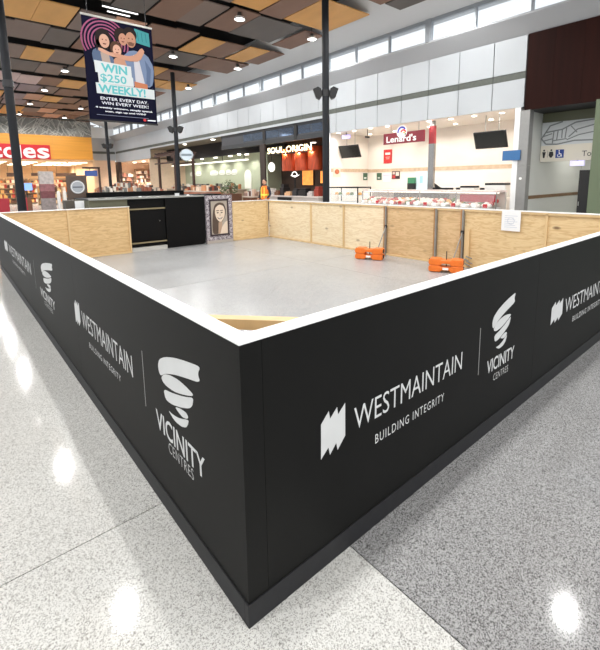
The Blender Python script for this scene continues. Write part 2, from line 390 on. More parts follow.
# ---- far wall: patterned stone-look panel, tan fascia, white return
pat = M('grey_patterned_wall', (150, 152, 148), .8, var=.3, scale=2.2)
wf = struct(MB().box(9.1, YF, 3.6, XW, YF+.2, 4.15).box(9.1, YF, 4.35, XW, YF+.2, 5.45), 'wall_far', panel_white)
struct(MB().box(9.1, YF+.02, 4.15, XW, YF+.18, 4.35), 'vent_grille', band_grey, wf)
struct(MB().box(8.8, YF, 5.45, XW, YF+.2, 6.3), 'wall_panel', white, wf)
struct(MB().box(-6, 36.05, 5.3, 8.8, 36.4, 6.98), 'patterned_panel', pat, wf)
wo = struct(MB().box(8.8, YF+.03, 6.26, XW, YF+.12, 6.34).box(8.8, YF+.03, 6.9, XW, YF+.12, 6.98).box(9.9, YF+.03, 6.34, 9.96, YF+.12, 6.9), 'window_20', frame_m)
for a, b in ((8.8, 9.9), (9.96, XW)): struct(MB().box(a, YF+.07, 6.34, b, YF+.08, 6.9), 'pane', glass, wo)
# raised leaf-like ribs of the pattern
rib = MB(); rr = random.Random(3)
for i in range(120):
    cx = rr.uniform(2.8, 8.6); cz = rr.uniform(5.4, 6.85); an = rr.choice((.6, -.6, 1.1, -1.1))+rr.uniform(-.2, .2); l = rr.uniform(.2, .45)
    rib.tube((cx-l*math.cos(an), 36.04, cz-l*math.sin(an)), (cx+l*math.cos(an), 36.04, cz+l*math.sin(an)),   .03, 4)
struct(rib, 'pattern_ribs', M('rib_grey', (206, 208, 202), .8), wf)['kind'] = 'stuff'
fas = M('tan_timber_fascia', (226, 158, 62), .5, var=.08, scale=2, stretch=(.2, 1, 4))
fx = [-6, -3.6, -1.2, 1.2, 3.6, 6.0, 8.75]
for i in range(6): struct(MB().box(fx[i]+.004, 35.9, 3.55, fx[i+1]-.004, 36.4, 5.3), 'fascia_board', fas, wf)

# ================================================================== HOARDING
H = 1.10
ribbon = [[(.749, .779), (.724, .815), (.65, .849), (.544, .879), (.426, .903), (.294, .924), (.323, .886), (.303, .853), (.436, .825), (.556, .797), (.663, .763), (.723, .73), (.743, .746)],
 [(.716, .727), (.678, .755), (.609, .775), (.521, .786), (.441, .784), (.377, .776), (.382, .765), (.47, .735), (.568, .71), (.66, .702), (.704, .71)],
 [(.699, .673), (.596, .693), (.471, .726), (.374, .762), (.388, .72), (.419, .694), (.502, .662), (.605, .633), (.679, .627)],
 [(.574, .635), (.516, .652), (.457, .659), (.436, .647), (.449, .632), (.496, .619), (.543, .626)],
 [(.656, .584), (.612, .582), (.535, .596), (.433, .636), (.445, .607), (.466, .584), (.515, .566), (.59, .56)]]
emblem = [(.368, .663), (.412, .706), (.419, .669), (.46, .705), (.466, .67), (.508, .706), (.509, .556), (.463, .509), (.455, .545), (.418, .507), (.409, .545), (.367, .509)]
def smooth_poly(p, it=2):
    for _ in range(it):
        q = []
        for i in range(len(p)):
            a = p[i]; b = p[(i+1) % len(p)]
            d = math.hypot(a[0]-b[0], a[1]-b[1])
            q += [(a[0]*.8+b[0]*.2, a[1]*.8+b[1]*.2), (a[0]*.2+b[0]*.8, a[1]*.2+b[1]*.8)]
        p = q
    return p
def graphics(fr, parent, emb=None, west=None, small=None, div=None, vic=None):
    """one set of printed graphics; arguments are u ranges (and z ranges) on the face"""
    T = .0008
    if emb:
        u0, u1, z0, z1 = emb
        part(MB(fr).prism([(u0+(a-.367)/.142*(u1-u0), z0+(b-.507)/.199*(z1-z0)) for a, b in emblem], 0, T), 'emblem', vinyl, parent)
    if west: letter(fr, 'WESTMAINTAIN', *west, vinyl, parent, n1=T, bold=-.004)
    if small: letter(fr, 'BUILDING INTEGRITY', *small, vinyl, parent, n1=T, bold=.0, spacing=1.25)
    if div: part(MB(fr).box(div[0]-.003, div[1], 0, div[0]+.003, div[2], T), 'divider_line', vinyl_thin, parent)
    if vic:
        u0, u1, z0, z1, tu0, tu1, tz0, tz1, cu0, cu1, cz0, cz1 = vic
        for p in ribbon:
            q = [(u0+(.749-a)/(.749-.294)*(u1-u0), z0+(b-.56)/(.924-.56)*(z1-z0)) for a, b in p]
            part(MB(fr).prism(smooth_poly(q, 2), 0, T), 'ribbon_emblem', vinyl, parent)
        letter(fr, 'VICINITY', tu0, tu1, tz0, tz1, vinyl, parent, n1=T, bold=.012)
        letter(fr, 'CENTRES', cu0, cu1, cz0, cz1, M('pale_grey_vinyl', (196, 196, 194), .6), parent, n1=T, bold=-.008, spacing=1.1)

def side(label, along, seams, length):
    """near hoarding side. along 'x': face on Y=0; along 'y': face on X=0"""
    t = thing('hoarding', label, 'hoarding', (length/2, .05, 0) if along == 'x' else (.05, length/2, 0))
    def bx(u0, u1, w0, w1, z0, z1):
        return MB().box(u0, w0, z0, u1, w1, z1) if along == 'x' else MB().box(w0, u0, z0, w1, u1, z1)
    st = 0.0
    for a, b in zip(seams[:-1], seams[1:]):
        a2 = a+.0007 if a > 0 else (0 if along == 'x' else .0162)
        part(bx(a2, b-.0007, .0, .016, .098, H), 'facing_panel', hoard_black, t)
    part(bx(-.006 if along == 'x' else .0202, length, -.006, .02, 0, .097), 'kick_board', kick_black, t, bev=.002)
    c0 = -.003 if along == 'x' else .066
    part(bx(c0, length, -.003, .066, H, H+.010), 'cap_rail', cap_white, t, bev=.002)
    part(bx(.09, length, .016, .028, .0, H), 'ply_lining', ply_left, t)
    part(bx(.09, length, .028, .075, 0.0, .04), 'bottom_plate', timber, t)
    part(bx(.09, length, .028, .064, H-.045, H-.002), 'top_plate', timber, t)
    u = .35
    while u < length-.1:
        part(bx(u, u+.038, .028, .075, .04, H-.045), 'stud', timber, t); u += 1.2
    return t
hr = side('long black hoarding side running right from the near corner, graphics facing the grey floor', 'x', [0, .09, 2.52, 4.98, 6.55], 6.55)
FR = ((0, 0, 0), (1, 0, 0), (0, 0, 1), (0, -1, 0))
graphics(FR, hr, (.367, .509, .507, .706), (.565, 1.475, .553, .66), (.71, 1.295, .425, .472), (1.68, .45, .75),
         (1.83, 2.15, .545, .885, 1.79, 2.18, .415, .505, 1.885, 2.10, .342, .388))
graphics(FR, hr, (2.83, 3.07, .49, .665), (3.13, 4.42, .52, .645), (3.34, 4.15, .40, .45), (4.75, .44, .74), (4.95, 5.4, .54, .88, 4.9, 5.45, .41, .5, 5.02, 5.34, .34, .385))
hl = side('long black hoarding side running left from the near corner, graphics facing the pale floor', 'y', [0, 2.45, 4.9, 7.3, 8.95], 8.95)
FL = ((0, 0, 0), (0, -1, 0), (0, 0, 1), (-1, 0, 0))
graphics(FL, hl, (-2.48, -2.32, .54, .74), (-2.26, -1.14, .565, .695), (-2.1, -1.38, .448, .49), (-.965, .47, .78),
         (-.749, -.294, .56, .924, -.82, -.30, .421, .524, -.68, -.415, .357, .41))
graphics(FL, hl, (-7.6, -7.15, .53, .72), (-6.95, -4.72, .56, .705), (-6.6, -5.3, .45, .495), (-4.45, .45, .78),
         (-3.95, -3.27, .565, .905, -4.15, -3.35, .43, .525, -3.95, -3.5, .365, .41))
# diagonal timber across the near corner
br = MB()
p, q = Vector((.076, .485, 0)), Vector((.45, .076, 0)); d = (q-p).normalized(); nrm = Vector((-d.y, d.x, 0))*-1
for zz in (1.012,):
    a, b = p+nrm*.0, q+nrm*.0; c_, e_ = q-nrm*.055, p-nrm*.055
    br.add([(*a.xy, zz), (*b.xy, zz), (*c_.xy, zz), (*e_.xy, zz), (*a.xy, zz+.045), (*b.xy, zz+.045), (*c_.xy, zz+.045), (*e_.xy, zz+.045)],
           [(0, 3, 2, 1), (4, 5, 6, 7), (0, 1, 5, 4), (1, 2, 6, 5), (2, 3, 7, 6), (3, 0, 4, 7)])
part(br, 'corner_brace', timber, hr, 'pale pine brace')

# far side, seen from inside: framed plywood sheets
XT, YT = 6.60, 8.98
hf = thing('hoarding', 'long far hoarding side of framed plywood sheets seen from inside', 'hoarding', (XT+.03, YT/2, 0))
seams = [0.05, 1.39, 2.79, 3.35, 4.58, 5.87, 7.06, 8.95]
sheet = [ply_end, ply_end, ply_mid, ply_mid, ply_far, ply_far, ply_far]
for i in range(7):
    part(MB().box(XT, seams[i]+.003, .0, XT+.012, seams[i+1]-.003, H-.02), 'ply_sheet', sheet[i], hf)
for i, sy in enumerate(seams[1:-1]):
    if i in (1, 2, 3):
        part(MB().box(XT-.05, sy-.012, 0, XT-.002, sy+.022, H-.03), 'steel_post', steel_grey, hf)
        part(MB().box(XT-.052, sy+.022, 0, XT-.002, sy+.05, H-.03), 'stud', timber_dark, hf)
    else:
        part(MB().box(XT-.035, sy-.018, .04, XT-.001, sy+.018, H-.04), 'stud', timber, hf)
part(MB().box(XT-.045, 2.66, 0, XT-.001, 2.75, .72), 'stud', timber, hf, 'short pale timber packer')
part(MB().box(XT-.035, .05, 0, XT-.001, 8.95, .035), 'bottom_plate', timber, hf)
part(MB().box(XT-.035, .05, H-.055, XT-.001, 8.95, H-.02), 'top_plate', timber, hf)
part(MB().box(XT-.04, .0, H-.018, XT+.035, 8.985, H), 'cap_rail', cap_white, hf, bev=.002)
part(MB().box(XT+.013, .05, 0, XT+.029, 8.95, H-.02), 'facing_panel', hoard_black, hf)
# end side: two separate plywood sections
he = thing('hoarding', 'two-sheet plywood hoarding section beside the black kiosk', 'hoarding', (1.3, YT+.03, 0))
for a, b in ((.09, 1.27), (1.29, 2.545)): part(MB().box(a, YT, .0, b, YT+.012, H-.015), 'ply_sheet', ply_left, he)
for a in (1.262, 2.535): part(MB().box(a, YT-.03, 0, a+.036, YT-.001, H-.02), 'stud', timber, he)
part(MB().box(.09, YT-.03, 0, 2.535, YT-.001, .035), 'bottom_plate', timber, he)
part(MB().box(.0, YT-.04, H-.015, 2.575, YT+.04, H+.003), 'cap_rail', cap_white, he, bev=.002)
part(MB().box(.09, YT+.013, 0, 2.55, YT+.03, H-.016), 'facing_panel', hoard_black, he)
he2 = thing('hoarding', 'short plywood hoarding section between portrait board and far corner', 'hoarding', (5.95, YT+.03, 0))
part(MB().box(5.36, YT, 0, 6.595, YT+.012, H-.015), 'ply_sheet', ply_end, he2)
for a in (5.355, 6.54): part(MB().box(a, YT-.03, 0, a+.036, YT-.001, H-.02), 'stud', timber, he2)
part(MB().box(5.36, YT-.03, 0, 6.55, YT-.001, .035), 'bottom_plate', timber, he2)
part(MB().box(5.35, YT-.035, H-.015, 6.559, YT+.04, H+.003), 'cap_rail', cap_white, he2, bev=.002)
part(MB().box(5.36, YT+.013, 0, 6.598, YT+.03, H-.016), 'facing_panel', hoard_black, he2)
# notice taped to the far ply
pn = thing('paper_notice', 'white paper notice hung over the top of the far plywood hoarding', 'notice', (XT-.045, 1.94, .75))
part(MB().box(XT-.047, 1.78, .75, XT-.0455, 2.09, 1.085), 'sheet', paper, pn)
part(MB().box(XT-.0472, 1.80, 1.06, XT-.0456, 2.07, 1.103), 'tape_strip', paper, pn)
pr = MB(F_x(XT-.0472, 2.09, .75))
for k in range(7): pr.box(.05, .06+k*.032, 0, .26-.03*(k % 3), .068+k*.032, .0004)
pr.arc(.155, .17, .05, .06, 0, 6.27, 0, .0005)
part(pr, 'print', paper_print, pn)

# ---- brace feet: orange ballast blocks with pin and steel strut
def ballast(label1, label2, label3, c, ang, post_y, zt):
    U = (math.cos(ang), math.sin(ang), 0); V = (-math.sin(ang), math.cos(ang), 0)
    for k, lb in ((0, label1), (1, label2)):
        z0 = .008+k*.118
        fr = ((c[0], c[1], z0), U, V, (0, 0, 1))
        t = thing('ballast_block', lb, 'ballast block', (c[0], c[1], z0), 'orange ballast blocks')
        L, W, Hh = .29, .11, .115
        b = MB(((c[0], c[1], z0), U, (0, 0, 1), V))      # profile along length in (u, z), extruded across
        prof = [(-L, .025), (-L+.02, 0), (-.09, 0), (-.065, .035), (.065, .035), (.09, 0), (L-.02, 0), (L, .025), (L, .09), (L-.03, Hh), (.10, Hh), (.075, Hh-.022), (-.075, Hh-.022), (-.10, Hh), (-L+.03, Hh), (-L, .09)]
        b.prism(prof, -W, W)
        part(b, 'shell', orange, t, bev=.012)
        lab = MB(((c[0], c[1], z0), U, (0, 0, 1), V)); lab.box(-.05, .045, -W-.003, .05, .085, -W+.004)
        part(lab, 'moulded_plate', cap_white if k == 0 else orange, t)
        hole = MB((Vector((c[0], c[1], z0))+Vector(U)*L, V, (0, 0, 1), U)); hole.disc(0, .062, .05, .042, -.002, .004, 14)
        part(hole, 'handle_hole', black, t)
        hole = MB((Vector((c[0], c[1], z0))-Vector(U)*L, V, (0, 0, 1), U)); hole.disc(0, .062, .05, .042, -.004, .002, 14)
        part(hole, 'handle_hole', black, t)
    s = thing('brace_stand', label3, 'brace', (6.3, post_y, 0))
    part(MB().tube((6.28, post_y+.06, .02), (6.545, post_y-.0, zt), .010, 8), 'strut', steel_grey, s)
    part(MB().box(6.2, post_y-.05, 0, 6.56, post_y+.1, .008), 'foot_plate', steel_grey, s)
    part(MB().tube((c[0]+.0, c[1], 0), (c[0], c[1], .37), .009, 8), 'pin', dark_steel, s)
    part(MB().box(5.85, c[1]-.02, 0, 6.3, c[1]+.02, .007), 'foot_rail', steel_grey, s)
    part(MB().box(6.535, post_y-.03, zt-.03, 6.551, post_y+.03, zt+.03), 'clamp', dark_steel, s)
ballast('lower orange ballast block of the pair standing nearer the far left corner', 'upper orange ballast block of the pair standing nearer the far left corner',
        'steel brace rising to the far hoarding beside the left ballast pair', (5.95, 4.50), math.radians(-66), 4.56, .64)
ballast('lower orange ballast block of the larger looking pair on the right', 'upper orange ballast block of the larger looking pair on the right',
        'steel brace rising to the far hoarding beside the right ballast pair', (5.98, 2.76), math.radians(-66), 2.79, .66)
hw = MB()
for a, b, c in ((6.53, 2.60, .05), (6.52, 2.56, .1), (6.53, 2.64, .14), (6.53, 2.58, .19)): hw.tube((a, b, c), (a+.0, b+.11, c+.03), .013, 6)
hw.box(6.52, 2.55, 0, 6.545, 2.66, .012)
solo(hw, 'gate_hinge_hardware', steel_grey, 'galvanised hinge fittings at the foot of the far hoarding post', 'hardware')

# ================================================================== KIOSK and portrait board
olive = M('olive_trim', (138, 126, 96), .5)
kb = M('kiosk_black', (9, 9, 10), .6, spec=.15)
k = thing('kiosk_counter', 'long black kiosk counter closing the gap in the plywood hoarding', 'counter', (3.1, 9.5, 0))
part(MB().box(2.59, 9.06, .10, 3.46, 10.3, 1.25), 'recessed_body', kb, k)
part(MB().box(3.462, 8.99, .03, 4.52, 10.3, 1.25), 'front_panel', kb, k)
part(MB().box(1.75, 9.1, 0, 2.585, 10.3, 1.27), 'side_panel', M('olive_panel', (112, 112, 92), .6), k)
dr = part(MB().box(2.6, 9.03, .25, 3.455, 9.058, .99), 'drawer_front', kb, k)
part(MB().ell((3.31, 9.02, .71), (.014, .014, .014)), 'knob', steel_grey, dr)
part(MB().box(2.6, 9.0, 1.005, 3.46, 9.058, 1.035), 'shelf_edge', olive, k)
part(MB().box(2.6, 9.0, .185, 3.46, 9.058, .215), 'shelf_edge', olive, k)
part(MB().box(2.59, 9.0, 0, 3.461, 9.3, .09), 'plinth', M('pale_plinth', (190, 190, 186), .5), k)
part(MB().box(3.5, 9.03, 0, 4.5, 10.2, .03), 'plinth', kb, k)
part(MB().box(1.72, 8.985, 1.27, 4.53, 10.35, 1.298), 'countertop', M('counter_charcoal', (30, 30, 31), .4), k, bev=.004)
part(MB().box(1.72, 8.972, 1.268, 4.53, 8.984, 1.30), 'edge_strip', M('counter_edge', (150, 152, 148), .4), k)
part(MB().box(2.0, 10.2, 1.298, 4.53, 10.34, 1.42), 'back_upstand', kb, k)
part(MB().box(4.54, 9.8, 0, 5.5, 10.5, 1.30), 'return_counter', kb, k)
solo(MB().box(3.82, 9.2, 1.298, 3.94, 9.208, 1.37), 'price_card', paper, 'small white card standing on the black kiosk counter', 'card')
solo(MB().lathe(2.93, 9.2, [(.04, 1.298), (.035, 1.32), (.0, 1.325)], 12), 'service_bell', cap_white, 'small white bell dish on the left of the black kiosk counter', 'bell')
solo(MB().lathe(4.2, 9.25, [(.045, 1.298), (.03, 1.32), (.0, 1.33)], 12), 'dish', cap_white, 'small white dish near the right end of the black kiosk counter', 'dish')
# portrait board
pb = thing('portrait_board', 'ornate purple-grey board framing a sepia portrait of a smiling woman', 'portrait', (4.93, 8.95, 0))
fr = F_y(4.545, 8.95, 0)
part(MB(fr).box(0, 0, -.06, .80, 1.285, 0), 'board', damask('damask_purple', (196, 188, 194), (72, 60, 72)), pb)
part(MB(fr).box(0, 0, 0, .80, .07, .006), 'base_strip', M('base_beige', (176, 168, 160), .6), pb)
part(MB(fr).box(.1, .19, 0, .68, .235, .02).box(.1, 1.135, 0, .68, 1.18, .02).box(.1, .235, 0, .14, 1.135, .02).box(.64, .235, 0, .68, 1.135, .02), 'inner_frame', M('frame_aubergine', (52, 40, 48), .5), pb, bev=.004)
om = M('ornament_silver', (206, 202, 206), .5)
for i, (a, b) in enumerate([(x, z) for x in (.05, .74) for z in (.2, .36, .52, .68, .84, 1.0, 1.16)]+[(x, z) for z in (.12, 1.235) for x in (.12, .26, .40, .54, .68)]):
    part(MB(fr).arc(a, b, .016, .03, .4, 5.6, 0, .008, 10).box(a-.003, b-.003, 0, a+.018, b+.003, .006), 'scroll_ornament', om, pb)
pt = part(MB(fr).box(.14, .235, 0, .64, 1.135, .004), 'portrait_print', M('sepia_ground', (168, 158, 146), .6), pb)
S_hair = M('sepia_hair', (82, 66, 56), .6, var=.2, scale=30, stretch=(1, 1, .2)); S_skin = M('sepia_skin', (222, 204, 184), .6); S_shade = M('sepia_shade', (176, 148, 126), .6); S_dark = M('sepia_dark', (84, 66, 58), .6)
part(MB(fr).prism(smooth_poly([(.17, .24), (.17, .55), (.2, .85), (.26, 1.04), (.4, 1.1), (.54, 1.06), (.6, .92), (.59, .76), (.54, .66), (.4, .45), (.38, .24)], 2), .004, .0045), 'hair_print', S_hair, pt)
part(MB(fr).prism([(.4, .24), (.46, .42), (.56, .55), (.635, .58), (.635, .24)], .0045, .005), 'shoulder_print', S_skin, pt)
part(MB(fr).prism([(.34, .24), (.36, .55), (.47, .58), (.46, .24)], .0045, .0048), 'neck_print', S_shade, pt)
part(MB(fr).prism(smooth_poly([(.27, .95), (.26, .8), (.3, .66), (.39, .56), (.47, .58), (.55, .7), (.57, .85), (.53, .99), (.4, 1.04)], 2), .005, .0055), 'face_print', S_skin, pt)
fd = MB(fr)
for ex in (.345, .465): fd.disc(ex, .815, .034, .017, .0055, .006, 12).prism([(ex-.05, .858), (ex+.05, .866), (ex+.035, .886), (ex-.035, .88)], .0055, .006)
fd.prism([(.325, .69), (.36, .65), (.41, .632), (.465, .655), (.495, .695), (.41, .672)], .0055, .006)
part(fd, 'eyes_and_mouth_print', S_dark, pt)
part(MB(fr).prism([(.40, .73), (.43, .73), (.417, .80), (.41, .80)], .0055, .006), 'nose_print', S_shade, pt)
part(MB(fr).prism([(.35, .678), (.41, .652), (.472, .682), (.41, .668)], .006, .0064), 'teeth_print', cap_white, pt)
# round-logo board standing behind the kiosk side
lb = thing('logo_board', 'brown board with a round pale emblem standing behind the kiosk', 'sign', (1.83, 10.55, 0))
fr = F_y(1.62, 10.5, 1.25)
part(MB(fr).box(0, 0, -.04, .46, .6, 0), 'board', M('brown_board', (92, 76, 66), .6, var=.1), lb)
part(MB(fr).box(.05, -1.25, -.035, .08, 0, -.01).box(.38, -1.25, -.035, .41, 0, -.01), 'stand_legs', dark_steel, lb)
em = part(MB(fr).disc(.24, .31, .165, .165, 0, .004, 28), 'emblem_disc', M('emblem_grey', (176, 182, 190), .5), lb)
part(MB(fr).arc(.24, .31, .135, .15, 0, 6.28, .004, .006, 28), 'emblem_ring', cap_white, em)
part(MB(fr).box(.13, .295, .004, .35, .325, .006), 'emblem_bar', M('emblem_dark', (96, 100, 110), .5), em)
solo(MB().box(1.36, 9.5, 0, 1.6, 9.8, 1.27), 'waste_bin', M('bin_brown', (84, 78, 70), .6), 'dark brown bin behind the plywood section, left of the white card', 'bin')
cdh = thing('card_holder', 'white menu card on a stand behind the plywood hoarding', 'card', (1.6, 9.31, 0))
part(MB().box(1.51, 9.3, 1.07, 1.70, 9.31, 1.26), 'card', paper, cdh); part(MB().box(1.59, 9.31, 0, 1.61, 9.325, 1.2).box(1.53, 9.25, 0, 1.69, 9.37, .01), 'stand', dark_steel, cdh)

# ================================================================== POLES
def pole(label, x, y, sp=True):
    t = thing('steel_column', label, 'column', (x, y, 0), 'steel columns')
    part(MB().cyl(x, y, 0, 6.97, .095, 18), 'shaft', pole_mat, t)
    part(MB().cyl(x, y, 0, .03, .17, 18), 'base_plate', pole_mat, t)
    part(MB().cyl(x, y, 3.94, 4.1, .115, 18), 'collar', dark_steel, t)
    if sp:
        for sgn in (-1, 1):
            d = Vector((math.sin(.87), -math.cos(.87), 0))*sgn; c = Vector((x, y, 4.03))+d*.19
            fr = (c, d, (0, 0, 1), Vector((0, 0, 1)).cross(d))
            b = MB(fr).prism([(-.09, -.09), (-.02, -.18), (.08, -.13), (.16, .09), (.02, .15), (-.06, .1)], -.09, .09)
            so = part(b, 'loudspeaker', black, t, 'small black loudspeaker')
            part(MB(fr).box(-.10, .0, -.012, -.06, .05, .012), 'speaker_bracket', dark_steel, so)
    return t
pole('charcoal steel column with twin speakers, nearest behind the far hoarding', 7.62, 7.56)
pole('charcoal steel column with twin speakers, behind the black kiosk near the round hanging sign', 7.62, 17.42)
pole('charcoal steel column with twin speakers, slimmest and farthest one', 7.62, 27.85)
pole('charcoal steel column at the left edge in front of the red supermarket sign', .74, 11.3, False)

# ================================================================== DOWNLIGHTS
lamp_glow = M('lamp_glow', (255, 253, 248), .4, emit=14)
lamp_body = M('lamp_housing', (70, 66, 62), .5)
proto = None
COLS = {.92: 'in the column above the leftmost plywood', 3.35: 'in the column behind the hanging banner', 5.85: 'in the column over the middle of the enclosure', 8.45: 'in the column nearest the clerestory windows'}
ORD = ['nearest', 'second', 'third', 'fourth', 'fifth', 'sixth']
def lamp_label(x, y):
    first = {.92: 13.33, 3.35: 17.63, 5.85: 9.03, 8.45: 9.03}.get(x)
    if first is None or y < first-.1: return 'round white downlight under the timber ceiling panels, outside the picture above the viewer'
    k = int(round((y-first)/4.3)); return 'round downlight %s, %s' % (COLS[x], 'nearest one in view' if k == 0 else ORD[k]+' one in view')
LY = [9.03+4.3*i for i in range(-4, 6)]
for x in (-4.2, -1.65, .92, 3.35, 5.85, 8.45):
    for y in ([-8.17, -3.87, .6, 5.6, 10.45, 13.33, 17.63, 21.93, 26.23, 30.53] if x == .92 else LY):
        if x == 8.45 and abs(y-.43) < .1: continue
        if x == 5.85 and abs(y-.43) < .1: x, y = 7.2, .8
        if x == 7.2 and y > 1: x = 5.85
        if x < 0 and y > 14: continue
        if x > 8 and y > 22: continue
        gx, gy = x, y; px_, py_ = (x, y) if x == 7.2 else (kx(x), ky(y)); x, y = px_, py_
        if proto is None:
            t = thing('downlight', 'round white downlight hanging just under the timber ceiling panels', 'light', (x, y, 6.300), 'ceiling downlights'); proto = t
            part(MB().lathe(x, y, [(.055, 6.520), (.06, 6.420), (.12, 6.400)], 16), 'housing', lamp_body, t)
            part(MB().lathe(x, y, [(.125, 6.400), (.16, 6.340), (.165, 6.320), (.15, 6.320), (.12, 6.360)], 20), 'reflector', cap_white, t)
            part(MB().lathe(x, y, [(.0, 6.315), (.10, 6.320), (.145, 6.340), (.145, 6.355), (0, 6.357)], 20), 'lens', lamp_glow, t)
            part(MB().tube((x, y, 6.500), (x, y, 6.990), .012, 6), 'stem', dark_steel, t)
        else: t = copy_tree(proto, (x, y, 6.300))
        t['label'] = lamp_label(gx, gy)
        ld = bpy.data.lights.new('downlight_lamp', 'SPOT'); ld.energy = LAMP_POWER; ld.spot_size = math.radians(172); ld.spot_blend = .35; ld.shadow_soft_size = .06; ld.color = (1, .985, .965)
        lo = bpy.data.objects.new('lamp', ld); COL.objects.link(lo); lo.parent = t; lo.location = (0, 0, 0)
        x = gx
for i, (x0, x1, y) in enumerate(((kx(2.9), kx(3.8), ky(10.86)), (kx(3.1), kx(3.68), ky(11.14)))):
    t = thing('linear_light', ('longer' if i == 0 else 'shorter')+' white linear light in the dark gap above the hanging banner', 'light', ((x0+x1)/2, y, 6.5))
    part(MB().box(x0, y-.03, 6.55, x1, y+.03, 6.98), 'housing', lamp_body, t); part(MB().box(x0, y-.025, 6.53, x1, y+.025, 6.55), 'diffuser', M('tube_glow', (255, 255, 255), .4, emit=1.6), t)

# ================================================================== HANGING BANNER
bn = thing('hanging_banner', 'tall navy promotional banner hanging from the ceiling with a family photograph', 'banner', (2.38, 8.2, 2.9))
BX, BZ, BW, BH = 1.69, 2.92, 1.385, 1.98
fr = F_y(BX, 8.2, BZ)
navy = M('banner_navy', (11, 12, 34), .7, spec=.08)
sh = part(MB(fr).box(0, 0, -.006, BW, BH, 0), 'sheet', navy, bn)
part(MB(fr).box(-.01, BH-.01, -.02, BW+.01, BH+.03, .012), 'top_rail', steel_grey, bn); part(MB(fr).box(-.01, -.025, -.015, BW+.01, .008, .01), 'bottom_rail', black, bn)
for u in (.12, BW-.12): part(MB(fr).tube((u, BH, -.005), (u, BH+1.75, -.005), .006, 5), 'wire', dark_steel, bn)
def P(pts): return [(u*BW, (1-t)*BH) for u, t in pts]
L = [0.0]
def pr(name, rgb, *shapes):
    """a flat printed shape; shapes are polygons in banner fractions (u right, t down) or ('e',u,t,ru,rt)"""
    L[0] += .0005; m = MB(fr); rgb = tuple(int(v*.84) for v in rgb)  # print colours dimmed, shade of the banner's unlit side put into them
    for s in shapes:
        if s[0] == 'e': m.disc(s[1]*BW, (1-s[2])*BH, s[3]*BW, s[4]*BW, L[0]-.0004, L[0], 20)
        else: m.prism(P(s), L[0]-.0004, L[0])
    part(m, name, M('print_%d_%d_%d' % rgb, rgb, .6, spec=.1), sh)
m = MB(fr); L[0] += .0005
for i in range(5): m.arc(.30*BW, (1-.22)*BH, (.13+.045*i)*BW, (.15+.045*i)*BW, -.35, 3.7, 0, L[0], 26)
part(m, 'arc_print', M('print_pink', (140, 76, 106), .6, spec=.1), sh)
pr('teal_block_print', (74, 160, 166), [(.73, .03), (.95, .05), (.96, .19), (.75, .17)])
for i in range(3): pr('teal_line_print', (50, 128, 138), [(.77+.06*i, .06), (.78+.06*i, .06), (.79+.06*i, .15), (.78+.06*i, .15)])
pr('shirt_print', (128, 146, 178), smooth_poly([(.52, .34), (.66, .25), (.9, .27), (1.0, .40), (.97, .58), (.9, .62), (.55, .62)], 1))
pr('shirt_print', (100, 118, 152), [(.86, .33), (.95, .42), (.92, .6), (.86, .6), (.88, .45)])
pr('tee_print', (214, 214, 222), [(.69, .30), (.76, .30), (.84, .58), (.7, .58)])
pr('belt_print', (206, 132, 96), [(.68, .57), (.88, .585), (.88, .64), (.68, .63)])
pr('dress_print', (96, 112, 142), smooth_poly([(.1, .33), (.2, .28), (.38, .32), (.42, .46), (.12, .46)], 1))
pr('vest_print', (188, 168, 158), [(.22, .33), (.33, .31), (.36, .45), (.24, .45)])
pr('child_top_print', (206, 156, 130), smooth_poly([(.4, .36), (.55, .35), (.6, .46), (.4, .46)], 1))
pr('hair_print', (44, 34, 34), ('e', .275, .2, .115, .15), smooth_poly([(.16, .2), (.39, .2), (.42, .34), (.37, .37), (.34, .26), (.2, .26), (.17, .34)], 1))
pr('hair_print', (48, 36, 34), ('e', .53, .13, .10, .11)); pr('hair_print', (40, 32, 32), ('e', .66, .10, .10, .10)); pr('hair_print', (92, 66, 52), ('e', .445, .265, .085, .1))
pr('face_print', (222, 174, 152), ('e', .285, .215, .07, .095)); pr('face_print', (206, 152, 128), ('e', .55, .165, .06, .085))
pr('face_print', (202, 150, 124), ('e', .665, .155, .075, .11)); pr('face_print', (230, 182, 158), ('e', .455, .285, .06, .08))
pr('arm_print', (214, 160, 134), smooth_poly([(.33, .31), (.6, .325), (.72, .30), (.82, .21), (.87, .25), (.78, .36), (.6, .375), (.36, .345)], 1)); pr('arm_print', (222, 172, 148), smooth_poly([(.2, .28), (.42, .335), (.42, .36), (.19, .32)], 1))
ft = []
for u, t, s in ((.285, .215, 1), (.55, .165, .85), (.665, .155, 1.05), (.455, .285, .8)):
    ft += [('e', u-.025*s, t-.012*s, .011*s, .008*s), ('e', u+.025*s, t-.012*s, .011*s, .008*s), [(u-.028*s, t+.022*s), (u+.028*s, t+.022*s), (u+.015*s, t+.034*s), (u-.015*s, t+.034*s)]]
pr('features_print', (110, 62, 56), *ft)
pr('beard_print', (132, 92, 76), [(.61, .178), (.64, .185), (.69, .185), (.72, .178), (.70, .215), (.63, .215)])
pr('white_box_print', (226, 234, 236), [(.12, .415), (.64, .425), (.645, .535), (.13, .53)], [(.16, .53), (.66, .535), (.665, .63), (.165, .63)], [(.12, .63), (.98, .635), (.98, .735), (.125, .735)])
z = L[0]+.0006; teal_t = M('print_teal_text', (76, 164, 168), .6); wht_t = M('print_white_text', (226, 230, 240), .6)
def bt(s, u0, u1, t0, t1, mt, bold=.0): letter(fr, s, u0*BW, u1*BW, (1-t1)*BH, (1-t0)*BH, mt, sh, 'lettering_print', n1=z, bold=bold)
